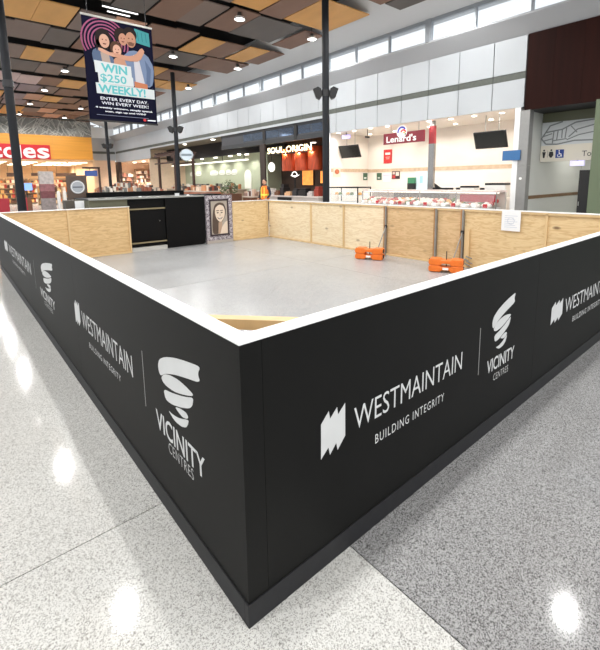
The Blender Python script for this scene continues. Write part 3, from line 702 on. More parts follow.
bt('WIN', .21, .58, .435, .52, teal_t, .034); bt('$250', .19, .56, .535, .625, teal_t, .02); bt('WEEKLY!', .15, .84, .64, .725, teal_t, .034)
bt('ENTER EVERY DAY.', .17, .87, .765, .795, wht_t, .004); bt('WIN EVERY WEEK!', .18, .87, .81, .84, wht_t, .004)
bt('4 weekly winners, simply spend,', .09, .93, .862, .885, wht_t, .025); bt('scan, sign up and WIN!', .22, .82, .897, .92, wht_t, .025)
part(MB(fr).box(.1*BW, .052*BH, 0, .86*BW, .056*BH, z), 'small_print_line', M('print_dim_text', (120, 126, 150), .6), sh)
part(MB(fr).disc(.80*BW, .035*BH, .03, .03, 0, z, 12), 'logo_print', M('print_red', (206, 42, 50), .6), sh); part(MB(fr).box(.845*BW, .028*BH, 0, .97*BW, .040*BH, z), 'logo_line_print', wht_t, sh)

# ================================================================== SHOPS
warm = (1, .92, .82)
def lamp_in(parent, loc, power, size=.08, color=(1, .96, .9), angle=150):
    ld = bpy.data.lights.new('shop_lamp', 'SPOT'); ld.energy = power; ld.shadow_soft_size = size; ld.color = color; ld.spot_size = math.radians(angle); ld.spot_blend = .6
    o = bpy.data.objects.new('lamp', ld); COL.objects.link(o); o.parent = parent; o.location = Vector(loc)-base(parent)
glow = M('shop_lamp_glow', (255, 250, 240), .4, emit=9); glow_soft = M('soft_glow', (255, 248, 236), .4, emit=2.2)

# ---------------------------------------------------------------- butcher shop (white interior)
tile_w = M('shop_tile_cream', (240, 232, 222), .35, var=.02, scale=2); strip_b = M('beige_tile_strip', (206, 180, 152), .5, var=.15, scale=9)
wb = struct(MB().box(13.3, 3.9, 0, 13.5, 10.9, 3.455), 'wall_butcher_back', tile_w)
struct(MB().box(13.285, 3.9, 1.95, 13.3, 10.9, 2.08), 'tile_strip', strip_b, wb)
wl = struct(MB().box(11.0, 10.9, 0, 13.3, 11.05, 3.45), 'wall_butcher_left', tile_w)
struct(MB().box(11.05, 10.885, 1.97, 13.285, 10.9, 2.10), 'tile_strip', strip_b, wl)
struct(MB().box(11.0, 10.88, 0, 11.06, 11.06, 4.07), 'wall_end', white, wl)
struct(MB().box(11.2, 3.85, 0, 13.3, 3.9, 3.45), 'wall_butcher_right', tile_w)
struct(MB().box(11.035, 3.85, 3.455, 13.5, 10.98, 3.55), 'ceiling_butcher', tile_w)
BL = [(11.2, 10.6), (11.2, 9.78), (11.1, 8.9), (11.15, 8.2), (11.25, 6.64), (11.4, 5.98), (11.4, 5.23), (11.5, 4.47), (12.6, 7.5), (12.6, 6.5), (12.6, 9.0), (12.6, 5.3), (12.6, 10.2)]
names = ['leftmost front', 'second front', 'third front', 'fourth front, left of the maroon sign,', 'front, right of the maroon sign,', 'sixth front', 'seventh front', 'rightmost front', 'back, beside the grey post,', 'back, right of the grey post,', 'back, behind the maroon sign,', 'rightmost back', 'leftmost back']
pd = None
for (x, y), nm in zip(BL, names):
    lab = 'small recessed '+nm+' downlight in the butcher shop ceiling'
    if pd is None:
        pd = thing('recessed_light', lab, 'light', (x, y, 3.42), 'butcher shop downlights')
        part(MB().lathe(x, y, [(.085, 3.448), (.09, 3.44), (.075, 3.436), (.07, 3.448)], 14), 'trim_ring', cap_white, pd); part(MB().lathe(x, y, [(.0, 3.438), (.07, 3.439), (.07, 3.448)], 14), 'lens', glow, pd); t = pd
    else: t = copy_tree(pd, (x, y, 3.42)); t['label'] = lab
    lamp_in(t, (x, y, 3.42), 24)
# maroon sign with round emblem
maroon = M('maroon_sign', (128, 30, 44), .4)
sg = thing('shop_sign', 'maroon hanging shop sign with white lettering and a round blue and red emblem', 'sign', (11.1, 7.45, 2.85))
f = F_x(11.1, 8.32, 2.83)
part(MB(f).box(0, 0, -.05, 1.62, .36, 0), 'board', maroon, sg)
letter(f, "Lenard's", .13, 1.33, .05, .27, cap_white, sg, n1=.006, bold=.025)
e = part(MB(f).disc(.76, .38, .21, .21, 0, .004, 26), 'emblem_disc', cap_white, sg)
part(MB(f).arc(.76, .37, .12, .175, .5, 3.3, .004, .007, 18), 'emblem_arc', M('emblem_blue', (52, 66, 190), .4), e); part(MB(f).arc(.82, .33, .07, .12, .2, 2.9, .004, .008, 16), 'emblem_arc', M('emblem_red', (222, 60, 50), .4), e)
part(MB(f).arc(.85, .30, .03, .06, .2, 2.9, .004, .009, 12), 'emblem_arc', M('emblem_yellow', (232, 190, 60), .4), e); part(MB(f).disc(.90, .29, .025, .04, .004, .009, 10), 'emblem_dot', M('emblem_green', (60, 120, 70), .4), e)
for u in (.3, 1.4): part(MB(f).tube((u, .36, -.025), (u, .625, -.025), .008, 6), 'hanger', steel_grey, sg)
# tv screens hanging
def tv(lab, y0, y1, z0, z1):
    t = thing('hanging_screen', lab, 'screen', (11.6, (y0+y1)/2, z0), 'hanging menu screens')
    ff = ((11.55, y0, z0), (0, -1, 0), (-.28*0, 0, 1), (-1, 0, 0)); w_ = y0-y1; h_ = z1-z0
    tl = .42
    ff = ((11.6, y0, z0), (0, -1, 0), (-tl, 0, 1), (-1, 0, -tl))
    part(MB(ff).box(0, 0, -.05, w_, h_, 0), 'casing', black, t, bev=.006); part(MB(ff).box(.03, .03, 0, w_-.03, h_-.03, .003), 'screen', M('screen_off', (30, 32, 30), .25), t)
    for u in (.3*w_, .72*w_): part(MB().tube((11.58, y0-u, z1-.1), (11.58, y0-u, 3.45), .012, 6), 'hanger_rod', steel_grey, t)
tv('dark hanging screen left of the maroon shop sign, tilted down', 10.82, 9.8, 2.50, 2.96); tv('dark hanging screen right of the grey post, near the blue blade sign', 5.24, 4.3, 2.5, 2.96)
def poster(name, lab, cat, x, y0, y1, z0, z1, rgb, prints=()):
    t = thing(name, lab, cat, (x, (y0+y1)/2, z0)); ff = F_x(x, max(y0, y1), z0); w_ = abs(y1-y0); h_ = z1-z0
    part(MB(ff).box(0, 0, -.008, w_, h_, 0), 'sheet', M('poster_%d_%d_%d' % rgb, rgb, .5), t)
    for (a, b, c, d, col) in prints: part(MB(ff).box(a*w_, b*h_, 0, c*w_, d*h_, .002), 'print', M('poster_%d_%d_%d' % col, col, .5), t)
    return t
poster('wall_poster', 'red poster with white heading on the cream wall under the maroon sign', 'poster', 13.28, 10.05, 9.63, 2.3, 2.85, (206, 48, 48), [(.2, .62, .8, .78, (240, 226, 220)), (.3, .3, .7, .36, (236, 160, 150)), (.25, .42, .75, .48, (236, 160, 150))])
poster('wall_card', 'small dark green wall card below the beige tile strip', 'card', 13.28, 10.4, 10.14, 1.63, 1.92, (70, 100, 78), [(.2, .2, .7, .4, (200, 206, 196))])
poster('wall_paper', 'pale sheets pinned to the cream wall between two cards', 'notice', 13.28, 10.08, 9.68, 1.55, 1.9, (236, 228, 236), [(.1, .2, .6, .5, (250, 250, 252)), (.1, .7, .9, .8, (214, 200, 214))])
poster('wall_picture', 'small picture of red meat cuts on the cream back wall', 'picture', 13.28, 9.62, 9.22, 1.66, 1.97, (70, 46, 46), [(.1, .1, .45, .5, (196, 60, 60)), (.5, .4, .9, .9, (230, 210, 200)), (.1, .6, .4, .9, (220, 190, 180))])
t = thing('wall_card', 'small dark green card at the inner corner of the butcher shop', 'card', (13.1, 10.88, 1.63)); f = F_y(12.98, 10.88, 1.63)
part(MB(f).box(0, 0, -.008, .27, .3, 0), 'sheet', M('poster_70_100_78', (70, 100, 78), .5), t); part(MB(f).box(.05, .06, 0, .2, .12, .002), 'print', cap_white, t)
t = thing('wall_picture', 'cream picture with a brown roast hanging at the left end of the butcher shop', 'picture', (11.4, 10.88, 1.78)); f = F_y(11.2, 10.88, 1.78)
part(MB(f).box(0, 0, -.008, .4, .36, 0), 'sheet', M('poster_cream', (232, 214, 196), .5), t); part(MB(f).disc(.2, .2, .13, .1, 0, .003, 16), 'print', M('roast_brown', (186, 106, 74), .5, var=.3, scale=20), t)
t = thing('exit_sign', 'small lilac lit sign hanging at the left end of the butcher shop', 'sign', (11.3, 10.3, 3.2)); part(MB().box(11.3, 10.1, 3.22, 11.34, 10.5, 3.36), 'box', M('lilac_glow', (186, 176, 250), .4, emit=.7), t); part(MB().box(11.31, 10.28, 3.36, 11.33, 10.32, 3.45), 'bracket', steel_grey, t)
solo(MB().tube((11.28, 9.3, 3.2), (11.28, 9.12, 3.17), .035, 10).tube((11.28, 9.2, 3.2), (11.28, 9.2, 3.45), .012, 6), 'security_camera', black, 'small black security camera under the butcher shop ceiling', 'camera')
# grey post with red upper section
t = thing('shop_post', 'slim mirrored post with a red upper section standing in the butcher shop', 'post', (11.3, 6.54, 0))
part(MB().box(11.27, 6.44, 0, 11.37, 6.64, 2.75), 'lower_section', M('mirror_steel', (150, 146, 142), .15, .9), t); part(MB().box(11.27, 6.44, 2.75, 11.37, 6.64, 3.3), 'upper_section', M('post_red', (150, 46, 52), .5), t); part(MB().box(11.29, 6.46, 3.3, 11.35, 6.62, 3.45), 'cap', steel_grey, t)
# back counter items
t = thing('menu_board', 'pale blue translucent board on the butcher back bench', 'board', (12, 7.35, 1.3)); part(MB().box(12, 7.08, 1.1, 12.02, 7.63, 1.9), 'panel', M('pale_blue_board', (214, 234, 240), .3), t); part(MB().box(12, 7.3, 1.5, 11.998, 7.42, 1.75), 'print', M('pale_print', (160, 206, 216), .5), t)
t = thing('green_box', 'green topped black box beside the pale blue board', 'box', (12.0, 7.72, 1.1)); part(MB().box(11.9, 7.57, 1.1, 12.1, 7.87, 1.5), 'base', black, t); part(MB().box(11.9, 7.58, 1.5, 12.1, 7.86, 1.7), 'top', M('box_green', (60, 130, 92), .5), t)
t = thing('weighing_scale', 'black and white weighing scale beside the mirrored post', 'scale', (11.7, 6.4, 1.1)); part(MB().box(11.55, 6.05, 1.1, 11.85, 6.7, 1.36), 'body', black, t); part(MB(((11.6, 6.7, 1.36), (0, -1, 0), (0, 0, 1), (-1, 0, 0))).prism([(0, 0), (.02, .2), (.34, 0)], -.02, .02), 'display_fin', black, t); part(MB().box(11.55, 5.9, 1.36, 11.9, 6.3, 1.4), 'pan', cap_white, t)
for (a, b, z1, lab) in ((5.12, 5.57, 1.42, 'low black till left of the long black bench machine'), (4.2, 4.8, 1.5, 'long black bench machine at the right end of the butcher counter')):
    t = thing('till', lab, 'till', (11.55, (a+b)/2, 1.1)); part(MB().box(11.4, a, 1.1, 11.7, b, z1-.06), 'body', M('till_white', (225, 225, 222), .5), t); part(MB().box(11.4, a, z1-.06, 11.7, b, z1), 'top', black, t); part(MB().box(11.5, b, 1.3, 11.56, b+.2, 1.36), 'arm', black, t)
struct(MB().box(11.4, 3.92, .0, 12.2, 10.8, 1.1), 'wall_bench', tile_w)
# display counter
dc = thing('display_counter', 'long glass fronted meat display counter facing the far hoarding', 'counter', (10.5, 6.2, 0))
part(MB().box(10.1, 3.95, 0, 10.95, 8.6, .80), 'base', tile_w, dc)
part(MB().box(10.35, 3.95, 1.26, 10.95, 8.6, 1.31), 'top_shelf', M('pink_marble', (228, 208, 200), .3, var=.15, scale=12), dc)
part(MB().box(10.85, 3.95, .8, 10.93, 8.6, 1.26), 'back_panel', M('display_back', (196, 188, 180), .5), dc)
part(MB().add([(10.12, 3.97, .82), (10.12, 8.58, .82), (10.34, 8.58, 1.30), (10.34, 3.97, 1.30), (10.13, 3.97, .82), (10.13, 8.58, .82), (10.35, 8.58, 1.30), (10.35, 3.97, 1.30)], [(0, 3, 2, 1), (4, 5, 6, 7), (0, 1, 5, 4), (2, 3, 7, 6), (1, 2, 6, 5), (3, 0, 4, 7)]), 'front_glass', M('counter_glass', (235, 240, 240), .05, alpha=.1), dc)
for yy in (3.96, 5.1, 6.3, 7.5, 8.59): part(MB().box(10.13, yy-.012, .8, 10.36, yy+.012, .83).box(10.34, yy-.012, .82, 10.37, yy+.012, 1.26), 'glass_post', steel_grey, dc)
part(MB().box(10.42, 3.98, 1.0, 10.44, 5.02, 1.2), 'red_panel', M('counter_red', (170, 40, 50), .5, var=.25, scale=22), dc)
part(MB().box(10.8, 5.6, .98, 10.84, 7.6, 1.22), 'grey_panel', M('counter_grey_panel', (120, 116, 112), .5, var=.2, scale=14), dc)
part(MB().box(10.42, 4.0, 1.236, 10.6, 8.5, 1.258), 'light_strip', glow_soft, dc)
meats = [M('meat_red', (176, 62, 58), .45, var=.3, scale=30), M('meat_pink', (226, 170, 152), .45, var=.2, scale=30), M('meat_white', (240, 230, 220), .5), M('meat_golden', (214, 158, 86), .5, var=.3, scale=30), M('herb_green', (92, 112, 64), .6)]
tr_m = M('tray_steel', (206, 206, 204), .35, .5); rng = random.Random(11)
kinds = ['crumbed golden pieces', 'red steaks', 'pink fillets', 'white chicken pieces', 'mixed skewers', 'rolled roasts']
for i in range(15):
    y0 = 4.02+.303*i
    t = thing('meat_tray', 'steel tray of %s in the display counter, place %s from the right end' % (kinds[i % 6], ['first', 'second', 'third', 'fourth', 'fifth', 'sixth', 'seventh', 'eighth', 'ninth', 'tenth', 'eleventh', 'twelfth', 'thirteenth', 'fourteenth', 'fifteenth'][i]), 'tray', (10.5, y0+.14, .80), 'meat trays in the display counter')
    part(MB().box(10.2, y0, .80, 10.78, y0+.28, .86), 'tray', tr_m, t)
    for a in range(4):
        for b in range(2):
            m_ = meats[(kinds.index(kinds[i % 6])*2+rng.choice((0, 0, 1, 2))) % 5] if rng.random() > .3 else meats[2]
            part(MB().ell((10.25+.135*a+rng.uniform(-.02, .02), y0+.075+.14*b, .90+.035*a+rng.uniform(-.01, .03)), (.08, .068, .05+rng.uniform(0, .02)), 9, 6), 'meat_piece', m_, t)
    tg = MB().box(10.16, y0+.08, .86, 10.165, y0+.2, .96); part(tg, 'price_ticket', cap_white if i % 3 else M('ticket_red', (186, 40, 48), .5), t)
# separate black framed glass cabinet
gc = thing('glass_cabinet', 'black framed glass cake cabinet at the left end of the meat counter', 'cabinet', (10.5, 9.4, 0))
part(MB().box(10.2, 8.68, 0, 10.9, 10.15, .85), 'base', tile_w, gc)
fb = MB()
for yy in (8.68, 10.12):
    fb.box(10.2, yy, .85, 10.23, yy+.03, 1.38).box(10.87, yy, .85, 10.9, yy+.03, 1.38).box(10.2, yy, 1.36, 10.9, yy+.03, 1.4)
fb.box(10.2, 8.68, 1.36, 10.24, 10.15, 1.4).box(10.86, 8.68, 1.36, 10.9, 10.15, 1.4)
part(fb, 'frame', black, gc)
part(MB().box(10.215, 8.71, .85, 10.22, 10.12, 1.36), 'glass_pane', M('counter_glass2', (230, 240, 245), .05, alpha=.12), gc)
part(MB().box(10.25, 8.72, 1.1, 10.86, 10.11, 1.115), 'glass_shelf', M('shelf_pale', (214, 224, 226), .2), gc)
for i in range(7): solo(MB().lathe(10.5, 8.85+.19*i, [(.075, 1.115), (.08, 1.16), (.05, 1.2), (0, 1.21)], 12), 'cake', [meats[3], meats[2], meats[4]][i % 3], '%s cake on the shelf of the black framed cabinet, %s from the right' % (['golden', 'white', 'green'][i % 3], ['first', 'second', 'third', 'fourth', 'fifth', 'sixth', 'seventh'][i]), 'cake', 'cakes in the cabinet')
part(MB().box(10.25, 8.72, .85, 10.86, 10.11, .86), 'tray_floor', cap_white, gc)

# ---------------------------------------------------------------- column, blade sign, dark bulkhead, corridor
cl = thing('clad_column', 'grey clad corner column between butcher shop and toilet corridor', 'column', (11.1, 3.7, 0))
part(MB().box(10.98, 3.74, 0, 11.18, 3.88, 3.45), 'white_trim', white, cl); part(MB().box(10.96, 3.50, 0, 11.2, 3.735, 1.95), 'lower_cladding', M('column_grey', (146, 146, 144), .4, .3, var=.05), cl); part(MB().box(10.96, 3.50, 1.956, 11.2, 3.735, 3.36), 'upper_cladding', M('column_grey', (146, 146, 144)), cl)
part(MB(F_x(10.96, 3.63, 1.62)).disc(0, 0, .035, .035, 0, .02, 14), 'sensor', cap_white, cl)
t = thing('blade_sign', 'blue sign board fixed to the grey clad column', 'sign', (10.93, 3.9, 2.1)); part(MB().box(10.915, 3.66, 2.1, 10.945, 4.12, 2.36), 'board', M('sign_blue', (52, 104, 156), .5), t); part(MB().box(10.945, 3.66, 2.18, 10.96, 3.7, 2.28), 'bracket', steel_grey, t)
umber = M('umber_laminate', (36, 12, 7), .6, spec=.1, var=.25, scale=1.5, stretch=(1, 4, .25))
wd = struct(MB().box(11.0, 1.78, 3.40, 12.0, 3.66, 5.22), 'wall_bulkhead', umber)
for a, b in ((1.78, 2.4), (2.403, 3.02), (3.023, 3.655)): struct(MB().box(10.97, a, 3.36, 11.0, b, 5.22), 'bulkhead_board', umber, wd)
struct(MB().box(11.0, 1.72, 3.36, 12.4, 3.59, 3.398), 'bulkhead_soffit', black, wd)
struct(MB().box(10.98, -4, 3.36, 11.2, 1.77, 5.22), 'wall_side', panel_white, None)
green = M('sage_green', (98, 110, 86), .6, var=.03, scale=1)
struct(MB().box(10.7, -4, 0, 11.0, 2.0, 3.355), 'wall_green', green)
cor_w = M('corridor_wall', (214, 216, 212), .6)
wc = struct(MB().box(11.2, 3.6, 0, 16, 3.8, 3.4), 'wall_corridor_left', cor_w)
struct(MB().box(11.21, 3.585, 1.06, 15.6, 3.6, 1.15), 'bumper_rail', M('rail_timber', (128, 96, 62), .5, var=.1, scale=3), wc)
struct(MB().box(11.0, 1.5, 0, 16, 1.7, 3.4), 'wall_corridor_right', cor_w); struct(MB().box(15.6, 1.7, 0, 15.8, 3.6, 3.4), 'wall_corridor_end', cor_w); struct(MB().box(12.3, 1.7, 2.9, 16, 3.6, 3.0), 'ceiling_corridor', cor_w)
t = thing('corridor_light', 'round ceiling light inside the toilet corridor', 'light', (14.2, 2.5, 2.88)); part(MB().lathe(14.2, 2.5, [(.0, 2.86), (.12, 2.87), (.14, 2.9)], 16), 'diffuser', glow_soft, t); lamp_in(t, (14.2, 2.5, 2.84), 80, angle=170)
ts = thing('corridor_sign', 'toilet sign bulkhead with grey leaf pattern and pictograms', 'sign', (12.1, 2.65, 2.07)); f = F_x(12.04, 3.585, 2.07)
part(MB(f).box(0, .43, -.25, 1.87, 1.04, 0), 'pattern_panel', M('sign_pale', (206, 210, 212), .5), ts); part(MB(f).box(0, 0, -.25, 1.87, .428, 0), 'pictogram_panel', M('sign_cream', (222, 216, 202), .5), ts); part(MB(f).box(0, 1.05, -.25, 1.87, 1.285, 0), 'olive_band', M('olive_band', (104, 106, 84), .5), ts)
vein = M('vein_grey', (128, 132, 134), .5)
def strip(pts, wdt):
    for (a, b), (c, d) in zip(pts[:-1], pts[1:]):
        l = math.hypot(c-a, d-b); nx, ny = -(d-b)/l*wdt, (c-a)/l*wdt
        part(MB(f).prism([(a-nx, b-ny), (c-nx, d-ny), (c+nx, d+ny), (a+nx, b+ny)], 0, .003), 'leaf_vein', vein, ts)
for pts, w_ in (([(0, .62), (.2, .95), (.5, 1.03)], .018), ([(0, .62), (.12, .47), (.4, .45), (.8, .52), (1.3, .50)], .018), ([(.1, .78), (.5, .83), (.8, .98), (1.3, 1.02)], .018), ([(.28, .48), (.3, .8)], .014), ([(.38, .55), (.4, .8)], .014), ([(.5, .6), (.5, .83)], .014), ([(.58, .6), (.6, .86)], .014), ([(.3, .55), (.62, .58)], .014), ([(.05, .68), (.26, .74)], .014), ([(.07, .56), (.27, .6)], .014), ([(.66, .62), (.85, .8), (1.3, .9)], .016), ([(.62, .55), (.9, .66), (1.3, .72)], .014), ([(.7, .9), (.85, .72)], .012)): strip(pts, w_)
blk = M('pictogram_black', (34, 34, 36), .5)
for u in (.09, .27): part(MB(f).disc(u, .30, .025, .025, 0, .003, 10).prism([(u-.045, .26), (u+.045, .26), (u+.03 if u < .2 else u+.06, .17), (u+.02, .10), (u-.02, .10), (u-.03 if u < .2 else u-.06, .17)], 0, .003), 'pictogram', blk, ts)
part(MB(f).box(.18, .1, 0, .185, .3, .003), 'pictogram_divider', blk, ts)
bs = part(MB(f).box(.38, .085, 0, .58, .305, .003), 'access_square', M('access_blue', (32, 62, 140), .5), ts)
part(MB(f).arc(.47, .15, .032, .046, 2.2, 6.6, .003, .005, 12), 'wheelchair_symbol', cap_white, bs); part(MB(f).disc(.465, .275, .016, .016, .003, .005, 8).prism([(.455, .25), (.475, .25), (.48, .2), (.52, .2), (.54, .12), (.525, .115), (.505, .18), (.46, .18)], .003, .005), 'wheelchair_symbol', cap_white, bs)
letter(f, 'Toilets', 1.0, 1.52, .1, .24, blk, ts, n1=.003)
t = thing('exit_sign', 'small pale lilac lit sign hanging in the toilet corridor', 'sign', (12.0, 2.65, 1.92)); part(MB().box(11.98, 2.5, 1.93, 12.02, 2.82, 2.06), 'box', M('lilac_glow2', (210, 206, 250), .4, emit=.8), t); part(MB().box(11.99, 2.64, 2.06, 12.01, 2.68, 2.075), 'bracket', steel_grey, t)
t = thing('open_door', 'tall narrow black door leaf at the corridor mouth beside the green wall', 'door', (11.03, 2.17, 0)); part(MB().box(11.01, 2.04, 0, 11.05, 2.30, 1.8), 'leaf', black, t); part(MB().box(10.99, 2.26, .95, 11.01, 2.28, 1.05), 'handle', steel_grey, t)

# ---------------------------------------------------------------- dark cafe with glowing sign
dk = M('cafe_black', (24, 22, 22), .7); dkw = M('cafe_brown_wall', (70, 52, 42), .7, var=.3, scale=2)
struct(MB().box(15.0, 11.05, 0, 15.2, 19.4, 3.6), 'wall_cafe_back', dkw); struct(MB().box(11.1, 11.06, 0, 15.0, 11.2, 4.0), 'wall_cafe_right', dk); struct(MB().box(11.25, 11.05, 3.5, 15.2, 19.4, 3.6), 'ceiling_cafe', dk)
tf = struct(MB().box(11.06, 11.1, 3.98, 11.16, 19.4, 4.06).box(11.06, 11.1, 3.36, 11.16, 19.4, 3.55), 'trim_1', M('transom_dark', (44, 48, 52), .5))
ref = M('transom_glass_reflection', (186, 204, 232), .05, .9)  # bluish mirror metal; the tint stands in for windows reflected in dark glass
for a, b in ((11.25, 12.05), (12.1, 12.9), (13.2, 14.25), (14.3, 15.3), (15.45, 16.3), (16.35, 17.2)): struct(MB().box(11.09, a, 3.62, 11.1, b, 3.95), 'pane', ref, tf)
for yy in (13.05, 15.38): struct(MB().box(11.05, yy-.1, 3.4, 11.17, yy+.1, 4.06), 'mullion', black, tf)
struct(MB().box(11.1, 11.1, 3.54, 11.15, 19.4, 4.0), 'transom_backing', M('transom_back', (58, 62, 68), .4), tf)
solo(MB().box(10.98, 15.25, 0, 11.06, 15.65, 3.37), 'cafe_column', M('column_umber', (52, 40, 34), .6), 'dark brown square column at the mouth of the dark cafe', 'column', bev=.01)
sb = thing('lit_sign', 'glowing warm white cafe sign letters on a dark rail', 'sign', (11.7, 14.35, 2.9)); f = F_x(11.68, 15.98, 2.95)
part(MB(f).box(-.05, -.05, -.1, 3.35, .0, -.03), 'rail', black, sb)
for u in (.1, 3.2): part(MB(f).tube((u, 0, -.06), (u, .6, -.06), .012, 6), 'hanger', black, sb)
letter(f, 'SOUL ORIGIN', 0, 3.27, .01, .30, M('neon_cream', (255, 236, 190), .4, emit=3.2), sb, n1=.0, bold=.02)
cop = M('copper_red_shade', (212, 88, 50), .4, .2, var=.35, scale=6, stretch=(6, 6, .4))
pl = None
for (y, nm) in ((15.35, 'left'), (14.32, 'middle'), (13.4, 'right')):
    t = thing('pendant_lamp', '%s copper red drum pendant under the glowing cafe sign' % nm, 'lamp', (12.6, y, 2.13), 'copper red drum pendants')
    part(MB().lathe(12.6, y, [(.40, 2.13), (.41, 2.5), (.40, 3.2), (.38, 3.2), (.39, 2.5), (.38, 2.13)], 22), 'shade', cop, t); part(MB().tube((12.6, y, 3.1), (12.6, y, 3.5), .015, 6), 'cord', black, t)
    part(MB().lathe(12.6, y, [(.0, 2.2), (.3, 2.21), (.3, 2.25)], 16), 'diffuser', M('amber_glow', (255, 190, 110), .4, emit=4), t)
    b = thing('spot_lamp', 'small black spot lamp washing the %s drum pendant' % nm, 'lamp', (11.95, y, 3.3), 'cafe spot lamps'); part(MB().tube((11.95, y, 3.3), (12.02, y, 3.2), .04, 10), 'head', black, b); part(MB().tube((11.95, y, 3.28), (11.95, y, 3.5), .01, 6), 'stem', black, b)
    ld = bpy.data.lights.new('cafe_spot', 'SPOT'); ld.energy = 90; ld.spot_size = math.radians(75); ld.spot_blend = .8; ld.color = (1, .75, .5); ld.shadow_soft_size = .03
    lo = bpy.data.objects.new('lamp', ld); COL.objects.link(lo); lo.parent = b; lo.location = (.08, 0, -.12); lo.rotation_euler = Vector((.55, 0, -.42)).to_track_quat('-Z', 'Y').to_euler()
for (y0, y1, z0, z1, lab) in ((16.2, 17.2, 1.35, 2.3, 'amber lit picture with orange flames on the cafe back wall, left'), (14.9, 15.7, 1.45, 2.2, 'amber lit picture on the cafe back wall, right')):
    t = thing('lit_picture', lab, 'picture', (14.9, (y0+y1)/2, z0)); part(MB().box(14.93, y0, z0, 14.98, y1, z1), 'frame', black, t); part(MB().box(14.92, y0+.05, z0+.05, 14.93, y1-.05, z1-.05), 'print', M('amber_picture', (232, 150, 70), .5, emit=1.1, var=.5, scale=4), t)
t = thing('neon_logo', 'white oval neon logo on the dark cafe wall', 'sign', (13.0, 15.5, 1.8)); f = F_x(13.0, 15.95, 1.72); part(MB(f).arc(.45, .16, .2, .235, .2, 2.9, 0, .02, 14).prism([(.1, .2), (.5, .1), (.85, .22), (.5, .18)], 0, .02), 'tube', M('white_neon', (255, 250, 245), .4, emit=2), t); part(MB(f).box(.4, -.8, -.03, .5, .2, 0), 'support', black, t); part(MB(f).box(.2, -1.72, -.2, .7, -.8, .1), 'plinth', black, t)
t = thing('lantern', 'white capsule lantern hanging left of the glowing cafe sign', 'lamp', (12, 16.1, 2.14)); part(MB().ell((12, 16.1, 2.34), (.17, .17, .24), 12, 8), 'globe', M('lantern_glow', (250, 255, 245), .4, emit=1.5), t); part(MB().tube((12, 16.1, 2.56), (12, 16.1, 3.5), .01, 6), 'cord', black, t)
cc = thing('cafe_counter', 'cafe service counter with white front under the copper pendants', 'counter', (11.0, 13.7, 0)); part(MB().box(10.75, 11.3, 0, 11.5, 15.2, .95), 'body', M('cafe_front', (190, 182, 176), .5), cc); part(MB().box(10.7, 11.25, .95, 11.55, 15.2, 1.0), 'top', M('cafe_top', (214, 206, 200), .3), cc); part(MB().box(10.74, 13.0, .7, 10.75, 14.0, .93), 'dark_panel', dk, cc)
rng = random.Random(5)
its = [(14.9, .35, .3, (230, 226, 220), 'white pastry box'), (14.3, .3, .22, (120, 84, 60), 'brown bread basket'), (13.9, .25, .5, (40, 36, 36), 'black coffee grinder'), (13.5, .4, .18, (210, 170, 130), 'tan sandwich tray'), (13.0, .3, .3, (44, 44, 46), 'black till'), (12.5, .5, .32, (28, 28, 30), 'black coffee machine'), (12.0, .3, .2, (196, 190, 186), 'grey cup stack'), (11.6, .25, .4, (150, 60, 46), 'red syrup rack')]
for y, w_, h_, c_, nm in its:
    t = thing(nm.split(' ', 1)[1].replace(' ', '_'), nm+' on the cafe counter', nm.split()[-1], (11.1, y, 1.0)); mm = M('cafe_item_%d_%d_%d' % c_, c_, .5, var=.2, scale=14)
    part(MB().box(10.9, y-w_/2, 1.0, 11.3, y+w_/2, 1.0+h_*.7), 'body', mm, t, bev=.01); part(MB().box(10.95, y-w_*.4, 1.0+h_*.7, 11.25, y+w_*.4, 1.0+h_), 'top', mm, t, bev=.01)
t = thing('cafe_ceiling_light', 'warm ceiling light inside the dark cafe', 'light', (13.4, 14.5, 3.45)); part(MB().lathe(13.4, 14.5, [(0, 3.46), (.15, 3.465), (.16, 3.5)], 14), 'diffuser', glow_soft, t); lamp_in(t, (13.4, 14.5, 3.4), 130, color=(1, .8, .6))

# ---------------------------------------------------------------- green walled food court shop
sage = M('sage_wall', (176, 184, 160), .6, var=.05, scale=1)
wg = struct(MB().box(14.0, 19.2, 0, 14.2, 30.3, 3.4), 'wall_court_back', sage)
struct(MB().box(11.03, 17.3, 4.06, 12.7, 30.3, 4.16), 'ceiling_court', M('court_soffit', (126, 116, 100), .7)); struct(MB().box(12.55, 15.7, 3.22, 12.75, 30.3, 4.06), 'trim_2', dk); struct(MB().box(12.75, 19.4, 3.38, 14.2, 30.3, 3.5), 'ceiling_court_inner', M('court_ceiling', (206, 200, 188), .7))
struct(MB().box(14.2, 19.2, 0, 15.0, 19.4, 3.36), 'wall_court_right', sage)
for i, (y, nm) in enumerate(((24.6, 'leftmost'), (20.9, 'second'), (19.2, 'third'), (18.2, 'rightmost'))):
    t = thing('recessed_light', '%s recessed light in the soffit above the food court' % nm, 'light', (11.4, y, 4.03), 'food court soffit lights'); part(MB().lathe(11.4, y, [(0, 4.03), (.11, 4.035), (.12, 4.06)], 14), 'lens', glow, t); lamp_in(t, (11.4, y, 4.0), 70)
t = thing('spot_lamp', 'bright round lamp on the black beam over the food court', 'lamp', (12.5, 19.9, 3.2)); part(MB().lathe(12.5, 19.9, [(0, 3.14), (.09, 3.16), (.1, 3.22)], 12), 'lens', glow, t)
ls = thing('light_strip', 'long white strip light along the food court counter', 'light', (12.9, 24, 2.85)); part(MB().box(12.85, 19.6, 2.86, 12.95, 30.2, 2.94), 'diffuser', M('strip_glow', (250, 250, 240), .4, emit=1.2), ls)
for yy in (20, 22.5, 25, 27.5, 30): part(MB().tube((12.9, yy, 2.94), (12.9, yy, 3.38), .02, 6), 'hanger', black, ls)
